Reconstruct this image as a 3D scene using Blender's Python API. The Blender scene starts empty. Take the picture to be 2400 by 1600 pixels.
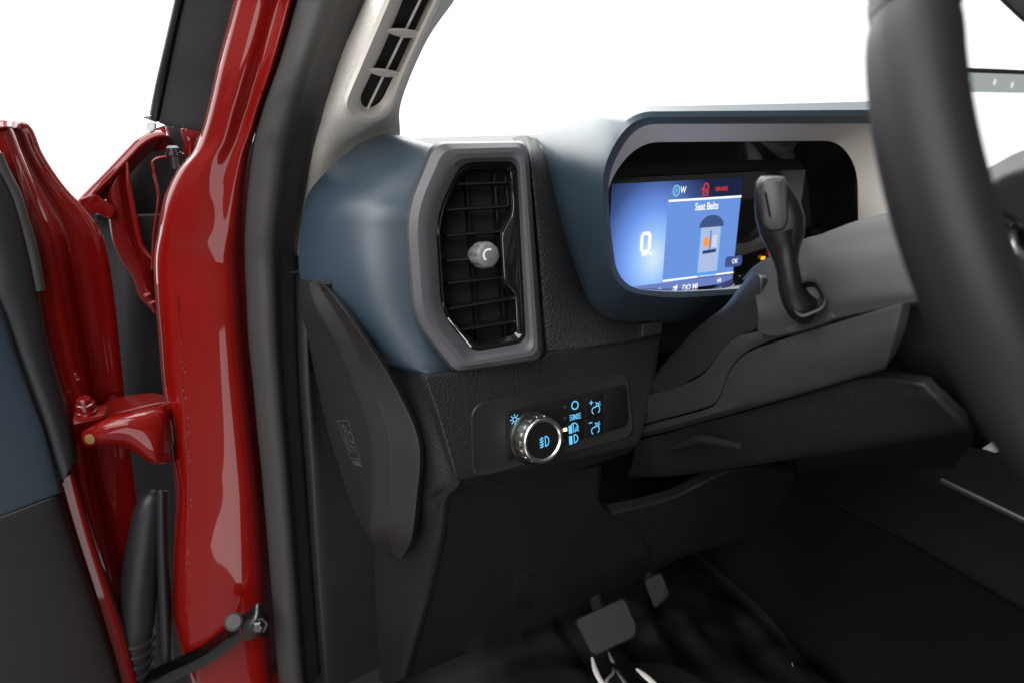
import bpy, bmesh, math, random
from mathutils import Vector as V, Matrix
random.seed(4)
S = bpy.context.scene
COL = S.collection

# ---------------------------------------------------------------- camera
HEAD, PITCH, FPX = math.radians(25), math.radians(18.6), 1600.0
EYE = V((0, 0, 1.2))
FW = V((math.sin(HEAD)*math.cos(PITCH), math.cos(HEAD)*math.cos(PITCH), -math.sin(PITCH)))
RT = V((math.cos(HEAD), -math.sin(HEAD), 0))
UP = RT.cross(FW)
cam = bpy.data.cameras.new('camera'); co = bpy.data.objects.new('camera', cam); COL.objects.link(co)
co.matrix_world = Matrix(((RT.x, UP.x, -FW.x, EYE.x), (RT.y, UP.y, -FW.y, EYE.y), (RT.z, UP.z, -FW.z, EYE.z), (0, 0, 0, 1)))
cam.sensor_width = 36; cam.lens = 24; cam.clip_start = .02; cam.clip_end = 200
cam.dof.use_dof = True; cam.dof.focus_distance = .66; cam.dof.aperture_fstop = 4.5
S.camera = co
# ---------------------------------------------------------------- world, lamps, exposure
w = bpy.data.worlds.new('World'); S.world = w; w.use_nodes = True
bg = w.node_tree.nodes['Background']; bg.inputs[0].default_value = (1, 1, 1, 1); bg.inputs[1].default_value = .15
def area(name, loc, target, sx, sy, power, color=(1, 1, 1)):
    l = bpy.data.lights.new(name, 'AREA'); l.shape = 'RECTANGLE'; l.size = sx; l.size_y = sy; l.energy = power; l.color = color
    o = bpy.data.objects.new(name, l); COL.objects.link(o); o.location = loc
    o.rotation_euler = (V(target)-V(loc)).to_track_quat('-Z', 'Y').to_euler()
    return o
area('doorway_softbox', (-1.3, -.55, 3.1), (0, .7, 1.0), 2.6, 2.4, 2.6*2.4*math.pi*5.0, (1, 1, 1))
area('windscreen_softbox', (.2, 1.5, 3.2), (.2, 1.2, 1.1), 3.6, 1.5, 3.6*1.5*math.pi*7.0)
area('side_softbox', (-1.5, -1.7, 1.9), (.4, .6, 1.0), 2.6, 1.6, 2.6*1.6*math.pi*3.0)
area('pillar_glint_lamp', (-.55, -1.35, .04), (-.55, -1.35, 2), 1.0, 2.4, 2.4*math.pi*2.1)  # unseen lamp added to lay a pale reflection on the red pillar
area('bonnet_softbox', (.7, 4.4, 2.9), (.6, .8, 1.1), 5.0, 1.8, 5*1.8*math.pi*4.5)
S.view_settings.view_transform = 'Standard'; S.view_settings.look = 'None'; S.view_settings.exposure = 0; S.view_settings.gamma = 1
S.view_settings.use_curve_mapping = False
S.cycles.max_bounces = 8

# ---------------------------------------------------------------- sightline helpers: where a surveyed sight line meets a real plane of the car
def ray(px, py): return FW + RT*((px-1200)/FPX) + UP*((800-py)/FPX)
def PY(px, py, y): d = ray(px, py); return EYE + d*(y/d.y)
def PX(px, py, x): d = ray(px, py); return EYE + d*(x/d.x)
def PZ(px, py, z): d = ray(px, py); return EYE + d*((z-1.2)/d.z)
def PP(px, py, p0, n): d = ray(px, py); return EYE + d*((p0-EYE).dot(n)/d.dot(n))

class Frame:
    def __init__(s, o, n, u):
        s.n = n.normalized(); s.u = (u - s.n*u.dot(s.n)).normalized(); s.v = s.n.cross(s.u); s.o = o
    def p(s, a, b, c=0): return s.o + s.u*a + s.v*b + s.n*c
    def px(s, x, y, c=0): return PP(x, y, s.o + s.n*c, s.n)
    def ab(s, x, y):
        d = s.px(x, y) - s.o; return d.dot(s.u), d.dot(s.v)
    def at(s, x, y): return Frame(s.px(x, y), s.n, s.u)
    def mat(s): return Matrix(((s.u.x, s.v.x, s.n.x, s.o.x), (s.u.y, s.v.y, s.n.y, s.o.y), (s.u.z, s.v.z, s.n.z, s.o.z), (0, 0, 0, 1)))

# ---------------------------------------------------------------- materials
MATS = {}
def mat(name, col, rough=.5, metal=0, coat=0, spec=.5, bump=0, bscale=900, btype='noise', vary=0, emit=None, es=0, coat_rough=.03, stretch=(1, 1, 1), sheen=0):
    m = bpy.data.materials.new(name); m.use_nodes = True; nt = m.node_tree; b = nt.nodes['Principled BSDF']; L = nt.links
    b.inputs['Base Color'].default_value = (*col, 1); b.inputs['Roughness'].default_value = rough; b.inputs['Metallic'].default_value = metal
    b.inputs['Coat Weight'].default_value = coat; b.inputs['Coat Roughness'].default_value = coat_rough; b.inputs['Specular IOR Level'].default_value = spec
    tc = nt.nodes.new('ShaderNodeTexCoord'); mp = nt.nodes.new('ShaderNodeMapping'); mp.inputs['Scale'].default_value = stretch
    L.new(tc.outputs['Object'], mp.inputs[0])
    if bump:
        if btype == 'leather':
            t = nt.nodes.new('ShaderNodeTexVoronoi'); t.feature = 'SMOOTH_F1'; t.inputs['Scale'].default_value = bscale; t.inputs['Smoothness'].default_value = .4
            nz = nt.nodes.new('ShaderNodeTexNoise'); nz.inputs['Scale'].default_value = bscale*.35; nz.inputs['Detail'].default_value = 3
            L.new(mp.outputs[0], nz.inputs['Vector'])
            mx = nt.nodes.new('ShaderNodeVectorMath'); mx.operation = 'MULTIPLY_ADD'; mx.inputs[1].default_value = (.004, .004, .004)
            L.new(nz.outputs['Color'], mx.inputs[0]); L.new(mp.outputs[0], mx.inputs[2]); L.new(mx.outputs[0], t.inputs['Vector'])
            h = t.outputs['Distance']
        else:
            t = nt.nodes.new('ShaderNodeTexNoise'); t.inputs['Scale'].default_value = bscale; t.inputs['Detail'].default_value = 4
            L.new(mp.outputs[0], t.inputs['Vector']); h = t.outputs['Fac']
        bp = nt.nodes.new('ShaderNodeBump'); bp.inputs['Strength'].default_value = bump; bp.inputs['Distance'].default_value = .0011 if btype == 'leather' else .0006
        L.new(h, bp.inputs['Height']); L.new(bp.outputs[0], b.inputs['Normal'])
    if vary:
        n2 = nt.nodes.new('ShaderNodeTexNoise'); n2.inputs['Scale'].default_value = 14; n2.inputs['Detail'].default_value = 6
        L.new(tc.outputs['Object'], n2.inputs['Vector'])
        r = nt.nodes.new('ShaderNodeMapRange'); r.inputs[3].default_value = rough-vary; r.inputs[4].default_value = rough+vary; r.inputs[1].default_value = .3; r.inputs[2].default_value = .7
        L.new(n2.outputs['Fac'], r.inputs[0]); L.new(r.outputs[0], b.inputs['Roughness'])
    if sheen: b.inputs['Sheen Weight'].default_value = sheen
    if emit: b.inputs['Emission Color'].default_value = (*emit, 1); b.inputs['Emission Strength'].default_value = es
    MATS[name] = m; return m
RED = mat('red_paint', (.175, .0016, .0003), .5, spec=.12, coat=1, vary=.04, bump=.05, bscale=130)
REDD = mat('red_paint_inner', (.14, .002, .0008), .5, spec=.12, coat=.8, coat_rough=.08)
RUB = mat('seal_rubber', (.036, .035, .034), .62, bump=.25, bscale=1500, vary=.06)
BLK = mat('black_grain_plastic', (.008, .008, .009), .55, bump=.35, bscale=420, btype='leather')
BLKF = mat('black_fine_plastic', (.018, .0172, .0175), .5, bump=.25, bscale=1800, vary=.05)
BLKD = mat('black_dull', (.0045, .0045, .005), .8, spec=.12, bump=.2, bscale=600)
COLP = mat('column_plastic', (.022, .022, .0225), .58, bump=.22, bscale=1500, vary=.04)
LEA = mat('black_pebbled_skin', (.015, .015, .016), .46, bump=.5, bscale=560, btype='leather', stretch=(1, 1, .62))
BLUE = mat('blue_grey_plastic', (.027, .046, .064), .42, spec=.8, bump=.2, bscale=1900, vary=.03)
GREY = mat('grey_satin_bezel', (.072, .071, .078), .4, bump=.15, bscale=2200, vary=.03)
PIANO = mat('gloss_black', (.006, .006, .006), .12, coat=1)
SLAT = mat('slat_black', (.007, .007, .008), .28, bump=.1, bscale=1800)
CREAM = mat('cream_trim', (.86, .82, .755), .8, bump=.5, bscale=700, btype='leather')
CREAMP = mat('cream_plastic', (.90, .835, .755), .5, bump=.1, bscale=1700)
CHROME = mat('satin_chrome', (.88, .86, .84), .3, metal=1, vary=.05)
STEEL = mat('dark_steel', (.09, .085, .085), .32, metal=1, bump=.15, bscale=260, vary=.1)
LEATH = mat('wheel_leather', (.012, .011, .0115), .5, spec=.32, bump=.18, bscale=1300, vary=.04)
LEATHP = mat('wheel_leather_pebbled', (.022, .020, .019), .45, bump=.5, bscale=420, btype='leather')
CLAD = mat('black_cladding', (.014, .015, .018), .5, bump=.12, bscale=700, vary=.05)
VOID = mat('cavity_shade', (.006, .006, .006), .8)  # near-black that puts the shade of gaps and recesses into the colour
ICON = mat('icon_blue', (.05, .2, .35), .5, emit=(.16, .60, 1), es=.9)
AMBER = mat('amber_lamp', (.8, .3, .05), .4, emit=(1, .55, .22), es=6)
DIMLAMP = mat('unlit_lamp', (.035, .033, .033), .4)
MARK = mat('grey_print', (.11, .107, .105), .4)
WHITEP = mat('white_print', (.85, .85, .85), .5)
FILM = mat('clear_film', (.85, .85, .86), .12, coat=1)
FILM.node_tree.nodes['Principled BSDF'].inputs['Alpha'].default_value = .16
CARPET = mat('black_carpet', (.008, .008, .009), .95, bump=.8, bscale=500)
HEADL = mat('headliner_fabric', (.30, .29, .27), .95, bump=.3, bscale=900)
OCHRE = mat('yellow_primer', (.16, .09, .02), .6)
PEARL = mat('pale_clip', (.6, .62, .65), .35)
def emis(name, c, s=1.0): return mat(name, (0, 0, 0), .4, emit=c, es=s, spec=.2)
E_WHITE = emis('screen_white', (.95, .97, 1), 1.1); E_RED = emis('screen_red', (1, .06, .05), .75); E_CYAN = emis('screen_cyan', (.25, .62, .9), .9)
E_NAVY = emis('screen_navy', (.03, .06, .16), 1); E_MID = emis('screen_midblue', (.15, .30, .74), 1); E_PALE = emis('screen_pale', (.42, .52, .78), 1)
E_ORG = emis('screen_orange', (1, .30, .06), 1.1); E_EDGE = emis('screen_edge_blue', (.10, .34, .85), 1); E_AMB = emis('telltale_amber', (1, .45, .03), 1.5)
E_GREY = emis('status_bar_grey', (.36, .39, .39), 1); E_MAP = emis('map_white', (.96, .97, 1), 1.3)
glass = bpy.data.materials.new('windscreen_glass'); glass.use_nodes = True; nt = glass.node_tree; nt.nodes.clear()
o_ = nt.nodes.new('ShaderNodeOutputMaterial'); mx = nt.nodes.new('ShaderNodeMixShader'); tr = nt.nodes.new('ShaderNodeBsdfTransparent'); gl = nt.nodes.new('ShaderNodeBsdfGlossy')
gl.inputs['Roughness'].default_value = .02; tr.inputs[0].default_value = (.97, .985, .975, 1)
fr = nt.nodes.new('ShaderNodeFresnel'); nt.links.new(fr.outputs[0], mx.inputs[0]); nt.links.new(tr.outputs[0], mx.inputs[1]); nt.links.new(gl.outputs[0], mx.inputs[2]); nt.links.new(mx.outputs[0], o_.inputs[0])

# ---------------------------------------------------------------- object helpers
def thing(name, label, cat, loc):
    o = bpy.data.objects.new(name, None); COL.objects.link(o); o.location = loc; o.empty_display_size = .05
    o['label'] = label; o['category'] = cat
    return o
def wloc(o):
    p = V((0, 0, 0))
    while o is not None: p += o.location; o = o.parent
    return p
def link(name, me, m, parent, sharp=40):
    me.materials.append(m)
    for p in me.polygons: p.use_smooth = True
    me.set_sharp_from_angle(angle=math.radians(sharp))
    o = bpy.data.objects.new(name, me); COL.objects.link(o)
    if parent is not None: o.parent = parent
    return o
def mk(name, vs, fs, m, parent, sharp=40, recalc=True):
    off = wloc(parent) if parent is not None else V((0, 0, 0))
    me = bpy.data.meshes.new(name); me.from_pydata([tuple(V(v)-off) for v in vs], [], fs)
    if recalc:
        bm = bmesh.new(); bm.from_mesh(me); bmesh.ops.remove_doubles(bm, verts=bm.verts, dist=1e-6)
        bmesh.ops.recalc_face_normals(bm, faces=bm.faces); bm.to_mesh(me); bm.free()
    return link(name, me, m, parent, sharp)
def cr(pts, n):
    """Catmull-Rom curve through pts, n samples"""
    pts = [V(p) for p in pts]; k = len(pts)-1; out = []
    if k == 1: return [pts[0].lerp(pts[1], i/(n-1)) for i in range(n)]
    for i in range(n):
        t = i/(n-1)*k; j = min(int(t), k-1); t -= j
        p1, p2 = pts[j], pts[j+1]; p0 = pts[j-1] if j > 0 else p1*2-p2; p3 = pts[j+2] if j+2 <= k else p2*2-p1
        out.append(.5*((2*p1)+(p2-p0)*t+(2*p0-5*p1+4*p2-p3)*t*t+(3*p1-p0-3*p2+p3)*t**3))
    return out
def grid(name, rows, nu, nv, m, parent, roll=.002, th=.006, sharp=50, face=None):
    """curved panel through control rows, with rolled edges and a skirt that gives it thickness"""
    R = [cr(r, nu) for r in rows]; C = [cr([r[i] for r in R], nv) for i in range(nu)]
    G = [[C[i][j] for i in range(nu)] for j in range(nv)]
    vs = [G[j][i] for j in range(nv) for i in range(nu)]
    fs = [(j*nu+i, j*nu+i+1, (j+1)*nu+i+1, (j+1)*nu+i) for j in range(nv-1) for i in range(nu-1)]
    ctr = sum(vs, V((0, 0, 0)))/len(vs)
    tgt = V(face) if face else EYE
    a = G[nv//2][nu//2]; nn = (G[nv//2][min(nu//2+1, nu-1)]-a).cross(G[min(nv//2+1, nv-1)][nu//2]-a)
    sg = 1 if nn.dot(tgt-a) > 0 else -1
    def nrm(j, i):
        u = G[j][min(i+1, nu-1)]-G[j][max(i-1, 0)]; v = G[min(j+1, nv-1)][i]-G[max(j-1, 0)][i]
        n = u.cross(v)*sg
        return n.normalized() if n.length > 1e-12 else (tgt-ctr).normalized()
    B = [(0, i) for i in range(nu)]+[(j, nu-1) for j in range(1, nv)]+[(nv-1, i) for i in range(nu-2, -1, -1)]+[(j, 0) for j in range(nv-2, 0, -1)]
    outs = []
    for (j, i) in B:
        o = V((0, 0, 0))
        if i == 0: o += (G[j][0]-G[j][1]).normalized()
        if i == nu-1: o += (G[j][nu-1]-G[j][nu-2]).normalized()
        if j == 0: o += (G[0][i]-G[1][i]).normalized()
        if j == nv-1: o += (G[nv-1][i]-G[nv-2][i]).normalized()
        n = nrm(j, i); o -= n*o.dot(n); outs.append((o.normalized() if o.length > 1e-9 else o, n))
    prev = [j*nu+i for (j, i) in B]; nb = len(B)
    rings = [(roll*math.sin(q), roll*(1-math.cos(q))) for q in (.52, 1.05, 1.571)] + [(roll, roll+th)]
    for (a, b) in rings:
        base = len(vs)
        for k, (j, i) in enumerate(B): vs.append(G[j][i]+outs[k][0]*a-outs[k][1]*b)
        cur = list(range(base, base+nb))
        for k in range(nb): fs.append((prev[k], prev[(k+1) % nb], cur[(k+1) % nb], cur[k]))
        prev = cur
    o = mk(name, vs, fs, m, parent, sharp)
    if sg: pass
    return o
def loft(name, loops, m, parent, cap=(False, False), closed=True, sharp=40):
    n = len(loops[0]); vs = [p for l in loops for p in l]; fs = []
    for a in range(len(loops)-1):
        for i in range(n if closed else n-1):
            j = (i+1) % n; fs.append((a*n+i, a*n+j, (a+1)*n+j, (a+1)*n+i))
    if cap[0]: fs.append(tuple(range(n)))
    if cap[1]: fs.append(tuple(range((len(loops)-1)*n, len(loops)*n)))
    return mk(name, vs, fs, m, parent, sharp)
def rp(pts, r, k=5, m=3):
    """closed polygon with rounded corners"""
    pts = [V(p) for p in pts]; n = len(pts); rs = r if isinstance(r, (list, tuple)) else [r]*n; A = []
    for i in range(n):
        p, a, b = pts[i], pts[i-1], pts[(i+1) % n]; ra = min(rs[i], (a-p).length*.48, (b-p).length*.48)
        s = p+(a-p).normalized()*ra; e = p+(b-p).normalized()*ra
        A.append([s*(1-t)**2+p*(2*t*(1-t))+e*t*t for t in [q/k for q in range(k+1)]])
    out = []
    for i in range(n):
        out += A[i]; s, e = A[i][-1], A[(i+1) % n][0]
        out += [s.lerp(e, q/(m+1)) for q in range(1, m+1)]
    return out
def frames(path):
    T = []
    for i in range(len(path)): T.append((path[min(i+1, len(path)-1)]-path[max(i-1, 0)]).normalized())
    r = V((0, 0, 1)) if abs(T[0].z) < .9 else V((1, 0, 0)); N = []
    for t in T:
        r = (r-t*r.dot(t)).normalized(); N.append((r, t.cross(r)))
    return N
def tube(name, path, rad, m, parent, n=12, samples=None, flat=1.0, sharp=50):
    path = [V(p) for p in path]
    if samples:
        path0 = path; path = cr(path, samples)
        if isinstance(rad, (list, tuple)):
            rad = [q.x for q in cr([V((x, 0, 0)) for x in rad], samples)]
    rad = rad if isinstance(rad, (list, tuple)) else [rad]*len(path)
    N = frames(path); loops = []
    for p, (a, b), r in zip(path, N, rad): loops.append([p+a*(r*math.cos(q*2*math.pi/n))*flat+b*(r*math.sin(q*2*math.pi/n)) for q in range(n)])
    return loft(name, loops, m, parent, (True, True), sharp=sharp)
def inset(loop, n, d):
    k = len(loop); out = []
    for i in range(k):
        t = (loop[(i+1) % k]-loop[i-1]); q = n.cross(t)
        out.append(loop[i]+(q.normalized()*d if q.length > 1e-9 else V((0, 0, 0))))
    return out
def plate(name, loop, n, th, m, parent, bev=.0008, sharp=40, dome=0):
    """flat piece: outline loop (front face plane), rounded front edge, body th behind"""
    n = n.normalized(); area = V((0, 0, 0))
    for i in range(len(loop)): area += loop[i].cross(loop[(i+1) % len(loop)])
    sg = 1 if area.dot(n) > 0 else -1
    loops = [[p-n*th for p in loop], [p-n*bev for p in loop], [p-n*bev*.3 for p in inset(loop, n, sg*bev*.3)], inset(loop, n, sg*bev)]
    return loft(name, loops, m, parent, (True, True), sharp=sharp)
def box(name, ctr, half, m, parent, ax=None, bev=.002):
    ax = ax or (V((1, 0, 0)), V((0, 1, 0)), V((0, 0, 1))); bm = bmesh.new(); bmesh.ops.create_cube(bm, size=2)
    for v in bm.verts: v.co = V((v.co.x*half[0], v.co.y*half[1], v.co.z*half[2]))
    if bev: bmesh.ops.bevel(bm, geom=bm.edges[:], offset=bev, segments=2, affect='EDGES')
    off = wloc(parent) if parent is not None else V((0, 0, 0))
    for v in bm.verts: v.co = V(ctr)+ax[0]*v.co.x+ax[1]*v.co.y+ax[2]*v.co.z-off
    bmesh.ops.recalc_face_normals(bm, faces=bm.faces)
    me = bpy.data.meshes.new(name); bm.to_mesh(me); bm.free(); return link(name, me, m, parent)
def lathe(name, F, prof, m, parent, n=40, cap=(True, True), knurl=0, sharp=35):
    """prof = [(radius, height along the frame normal)]"""
    loops = []
    for (r, h) in prof:
        loops.append([F.p(r*(1-knurl*(q % 2))*math.cos(2*math.pi*q/n), r*(1-knurl*(q % 2))*math.sin(2*math.pi*q/n), h) for q in range(n)])
    return loft(name, loops, m, parent, cap, sharp=sharp)
def strokes(name, F, lines, wd, m, parent, c=.0004, th=.0003):
    """flat printed marks: polylines [(a,b),...] in metres on frame F"""
    vs, fs = [], []
    for ln in lines:
        closed = len(ln) > 2 and (V(ln[0])-V(ln[-1])).length < 1e-9
        P = [V((*q, 0)) for q in (ln[:-1] if closed else ln)]; n = len(P); base = len(vs)
        for i in range(n):
            a = P[i-1] if (closed or i > 0) else P[i]; b = P[(i+1) % n] if (closed or i < n-1) else P[i]
            t = (b-a).normalized(); q = V((-t.y, t.x, 0))*wd/2
            vs += [F.p((P[i]+q).x, (P[i]+q).y, c), F.p((P[i]-q).x, (P[i]-q).y, c)]
        for i in range(n if closed else n-1):
            j = (i+1) % n; fs.append((base+2*i, base+2*i+1, base+2*j+1, base+2*j))
    return mk(name, vs, fs, m, parent, recalc=False)
def arc(cx, cy, rx, ry, a0, a1, n=14):
    return [(cx+rx*math.cos(math.radians(a0+(a1-a0)*i/n)), cy+ry*math.sin(math.radians(a0+(a1-a0)*i/n))) for i in range(n+1)]
def text(name, F, body, size, m, parent, c=.0005, sx=1.0):
    cu = bpy.data.curves.new(name, 'FONT'); cu.body = body; cu.size = size; cu.align_x = 'CENTER'; cu.align_y = 'CENTER'; cu.offset = size*.02
    t = bpy.data.objects.new('tmp', cu); COL.objects.link(t)
    me = bpy.data.meshes.new_from_object(t.evaluated_get(bpy.context.evaluated_depsgraph_get())); bpy.data.objects.remove(t)
    G = Frame(F.p(0, 0, c), F.n, F.u); off = wloc(parent)
    for v in me.vertices: v.co = G.p(v.co.x*sx, v.co.y)-off
    me.materials.clear(); return link(name, me, m, parent)

from mathutils.bvhtree import BVHTree
def tree(o):
    off = wloc(o); return BVHTree.FromPolygons([v.co+off for v in o.data.vertices], [tuple(p.vertices) for p in o.data.polygons])
def drape(o, base, n, lift=.0004):
    """lay a printed or moulded mark onto the curved surface below it"""
    T_ = tree(base); off = wloc(o)
    for v in o.data.vertices:
        h = T_.ray_cast(v.co+off+n*.06, -n, .14)
        if h[0]: v.co = h[0]+n*lift-off
# ================================================================ THE SETTING INSIDE THE CAR
fl = box('car_floor', V((.82, -.3, .49)), (.78, 1.42, .01), CARPET, None, bev=0); fl['kind'] = 'structure'
fl_label = 'black carpeted floor of the footwell under the pedals'

gf = box('studio_floor', V((0, 0, -.02)), (14, 14, .02), mat('grey_floor_paint', (.10, .10, .10), .5, bump=.1, bscale=40), None, bev=0); gf['kind'] = 'structure'
lw = box('backdrop_glow_panel', V((2.5, 6.0, 3.2)), (11, .03, 3.3), mat('backdrop_glow', (.8, .8, .8), .8, emit=(1, 1, 1), es=1.35), None, bev=0); lw['kind'] = 'structure'  # glowing panel added for the blown-out white background and frontal light
# ================================================================ CAR BODY
body = thing('car', 'glossy red car with its door standing open, rubber doorway seal and cream windscreen pillar', 'car', (.05, .74, .5))
# outer and inner outlines of the red hinge pillar (sight lines), bottom row last
Lp = [(556, -40), (548, 0), (510, 148), (492, 230), (474, 301), (454, 352), (413, 403), (383, 469), (370, 541), (360, 612), (365, 714), (372, 800), (380, 902), (395, 1004), (403, 1086), (411, 1157), (406, 1259), (403, 1361), (408, 1463), (434, 1565), (460, 1640)]
Rp = [(710, -40), (699, 0), (663, 128), (638, 200), (622, 245), (604, 310), (594, 357), (584, 440), (577, 541), (576, 612), (580, 700), (585, 800), (596, 902), (605, 1004), (614, 1086), (620, 1157), (629, 1259), (637, 1361), (645, 1463), (652, 1565), (660, 1640)]
rows = []
for i, ((lx, ly), (rx, ry)) in enumerate(zip(Lp, Rp)):
    t = i/(len(Lp)-1); up = max(0, 1-i/9.0); y0 = .755-.075*up
    f = [0, .045, .12, .24, .45, .70, .88, 1.0]
    dy = [.046, .026, .012, .004, -.006, -.013, -.008, .022]
    wu = min(1, max(0, (10-i)/7.0)); wu = wu*wu*(3-2*wu)   # upper pillar: shallow groove that dies out downwards
    dy = [a*(1-wu)+b*wu for a, b in zip(dy, [.040, .024, .013, .008, .001, .002, -.008, .014])]
    rows.append([PY(lx+(rx-lx)*q, ly+(ry-ly)*q, y0+d) for q, d in zip(f, dy)])
pil = grid('hinge_pillar', rows, 56, 150, RED, body, roll=.003, th=.03)
# sealer bead running down the pillar with small drips
T_ = tree(pil)
def on_pillar(x, y, lift=.0): h = T_.ray_cast(EYE, ray(x, y).normalized()); return h[0]-ray(x, y).normalized()*lift
bpx = cr([V((x, y, 0)) for x, y in [(421, 690), (426, 760), (430, 850), (437, 960), (443, 1040), (447, 1110), (446, 1200), (443, 1300), (441, 1400), (448, 1470)]], 120)
tube('seam_sealer', [on_pillar(p.x-6, p.y, .0) for p in bpx], .0008, RED, pil, 8)
for k in range(46):
    q = bpx[int(random.random()*119)]; p = on_pillar(q.x+random.uniform(-4, 3), q.y, .0002)
    box('sealer_speck', p, (random.uniform(.0003, .0007), .0004, random.uniform(.0005, .0017)), REDD, pil, bev=0)
# rubber weatherstrip
Ls = [(705, -40), (694, 0), (658, 128), (633, 200), (617, 245), (599, 310), (589, 357), (580, 440), (573, 541), (573, 612), (577, 700), (582, 800), (593, 902), (602, 1004), (611, 1086), (617, 1157), (626, 1259), (634, 1361), (642, 1463), (650, 1565), (658, 1640)]
Rs = [(885, -40), (865, 0), (804, 128), (780, 200), (763, 250), (745, 310), (733, 357), (716, 450), (702, 541), (698, 612), (699, 700), (702, 800), (706, 902), (713, 1004), (719, 1086), (724, 1157), (731, 1259), (738, 1361), (746, 1463), (754, 1565), (762, 1640)]
rows = []
for i, ((lx, ly), (rx, ry)) in enumerate(zip(Ls, Rs)):
    up = max(0, 1-i/9.0); y0 = .738-.07*up
    f = [0, .06, .2, .36, .52, .60, .66, .8, .93, 1.0]
    dy = [.02, -.004, -.018, -.024, -.023, -.016, -.006, .004, .014, .03]
    rows.append([PY(lx+(rx-lx)*q, ly+(ry-ly)*q, y0+d) for q, d in zip(f, dy)])
grid('weatherstrip', rows, 50, 120, RUB, body, roll=.002, th=.02)
# lower kick trim between the seal and the dashboard end
Lk = [(692, 640), (694, 700), (697, 800), (701, 902), (708, 1004), (716, 1100), (726, 1250), (737, 1400), (748, 1540), (760, 1680)]
Rk = [(716, 640), (725, 700), (748, 800), (770, 902), (792, 1004), (835, 1110), (890, 1250), (912, 1400), (925, 1540), (945, 1680)]
rows = []
for (lx, ly), (rx, ry) in zip(Lk, Rk):
    rows.append([PY(lx, ly, .745), PY(lx+8, ly, .722), PY(lx+24, ly+2, .716), PY(lx+(rx-lx)*.55, (ly+ry)/2, .725), PY(rx, ry, .735)])
grid('kick_trim', rows, 24, 50, BLKF, body, th=.01)
# black outer pillar cladding
rows = []
for (a, b_, c_, d_, y) in [((420, -60), (436, -60), (470, -60), (590, -60), .785), ((408, 0), (424, 0), (450, 0), (572, 0), .80), ((381, 120), (398, 120), (422, 120), (545, 120), .825), ((362, 205), (382, 205), (402, 206), (520, 215), .845), ((350, 268), (366, 284), (385, 290), (500, 312), .86)]:
    rows.append([PY(*a, y+.012), PY(a[0]+4, a[1], y), PY(*b_, y), PY(b_[0]+4, b_[1], y+.006), PY(b_[0]+9, b_[1], y+.002), PY(*c_, y-.004), PY(*d_, y-.012)])
grid('pillar_cladding', rows, 40, 30, CLAD, body, roll=.0015, th=.012)
clip = [PY(342, 290, .862), PY(352, 283, .858), PY(364, 288, .856), PY(362, 304, .858), PY(350, 312, .862), PY(344, 304, .865)]
plate('cladding_clip', rp(clip, .002), V((-.2, -1, .2)), .006, PEARL, body)
# front fender corner with its flanges, seen through the gap
fen = [(168, 482), (206, 442), (250, 397), (298, 346), (318, 326), (346, 310), (372, 306)]
rows = [[PY(x, y, .945)+V((-.01, .02, -.004)) for x, y in fen], [PY(x, y, .925) for x, y in fen], [PY(x+3, y+2, .916) for x, y in fen], [PY(x+9, y+7, .912) for x, y in fen], [PY(x+19, y+15, .912) for x, y in fen], [PY(x+27, y+21, .925) for x, y in fen], [PY(x+34, y+34, .955) for x, y in fen]]
fender = grid('fender', rows, 30, 24, RED, body, roll=.0015, th=.02)
tab = [(182, 467), (219, 452), (243, 470), (268, 490), (266, 507), (252, 515), (226, 499), (206, 503), (190, 486)]
plate('fender_tab', rp([PY(x, y, .905) for x, y in tab], .006, 4, 1), V((-.3, -1, .25)), .006, RED, fender, bev=.002)
rib = [(247, 452), (252, 500), (258, 545), (267, 580), (284, 615), (305, 645), (316, 672), (324, 695), (342, 716), (360, 738)]
rib2 = [(297, 392), (301, 430), (307, 475), (315, 520), (323, 548), (333, 580), (346, 600), (354, 625), (360, 665), (368, 720)]
rows = [[PY(x, y, .935) for x, y in rib], [PY(x+5, y, .92) for x, y in rib], [PY(x*.5+u*.5, y*.5+v*.5, .915) for (x, y), (u, v) in zip(rib, rib2)], [PY(x, y, .925) for x, y in rib2]]
grid('inner_bracket', rows, 60, 24, REDD, fender, roll=.0015, th=.003)
tube('bracket_flange', [PY(x, y, .912) for x, y in [(298, 380), (301, 430), (309, 475), (322, 540), (332, 577), (345, 595), (356, 606)]], [.0016, .0026, .0030, .0030, .0026, .0024, .002], RED, fender, 8, 40)
tube('inner_flange', [PY(x, y, .885) for x, y in [(432, 362), (405, 366), (374, 370), (361, 376), (357, 386), (363, 415), (370, 450), (371, 470), (364, 520), (360, 560), (357, 632)]], .0014, RED, fender, 8, 60)
for (x, y, r) in [(345, 694, .004), (356, 712, .004)]:
    F = Frame(PY(x, y, .89), V((-.2, -1, .1)), V((1, 0, 0))); lathe('bracket_hook', F, [(r, -.006), (r, 0), (r*.7, .002), (r*.3, .003)], RED, fender, 10)
F = Frame(PY(405, 353, .88), V((0, 0, 1)), V((1, 0, 0)))
lathe('fender_bolt', F, [(.004, -.02), (.004, -.006), (.009, -.005), (.009, -.002), (.0065, -.002), (.0065, .003), (.004, .005)], STEEL, fender, 12)
grid('red_corner', [[PY(424, 305, .89), PY(430, 330, .885), PY(432, 360, .89)], [PY(440, 300, .885), PY(446, 330, .88), PY(446, 372, .885)], [PY(480, 300, .89), PY(480, 330, .885), PY(475, 372, .89)]], 10, 10, RED, fender, th=.002)
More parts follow.
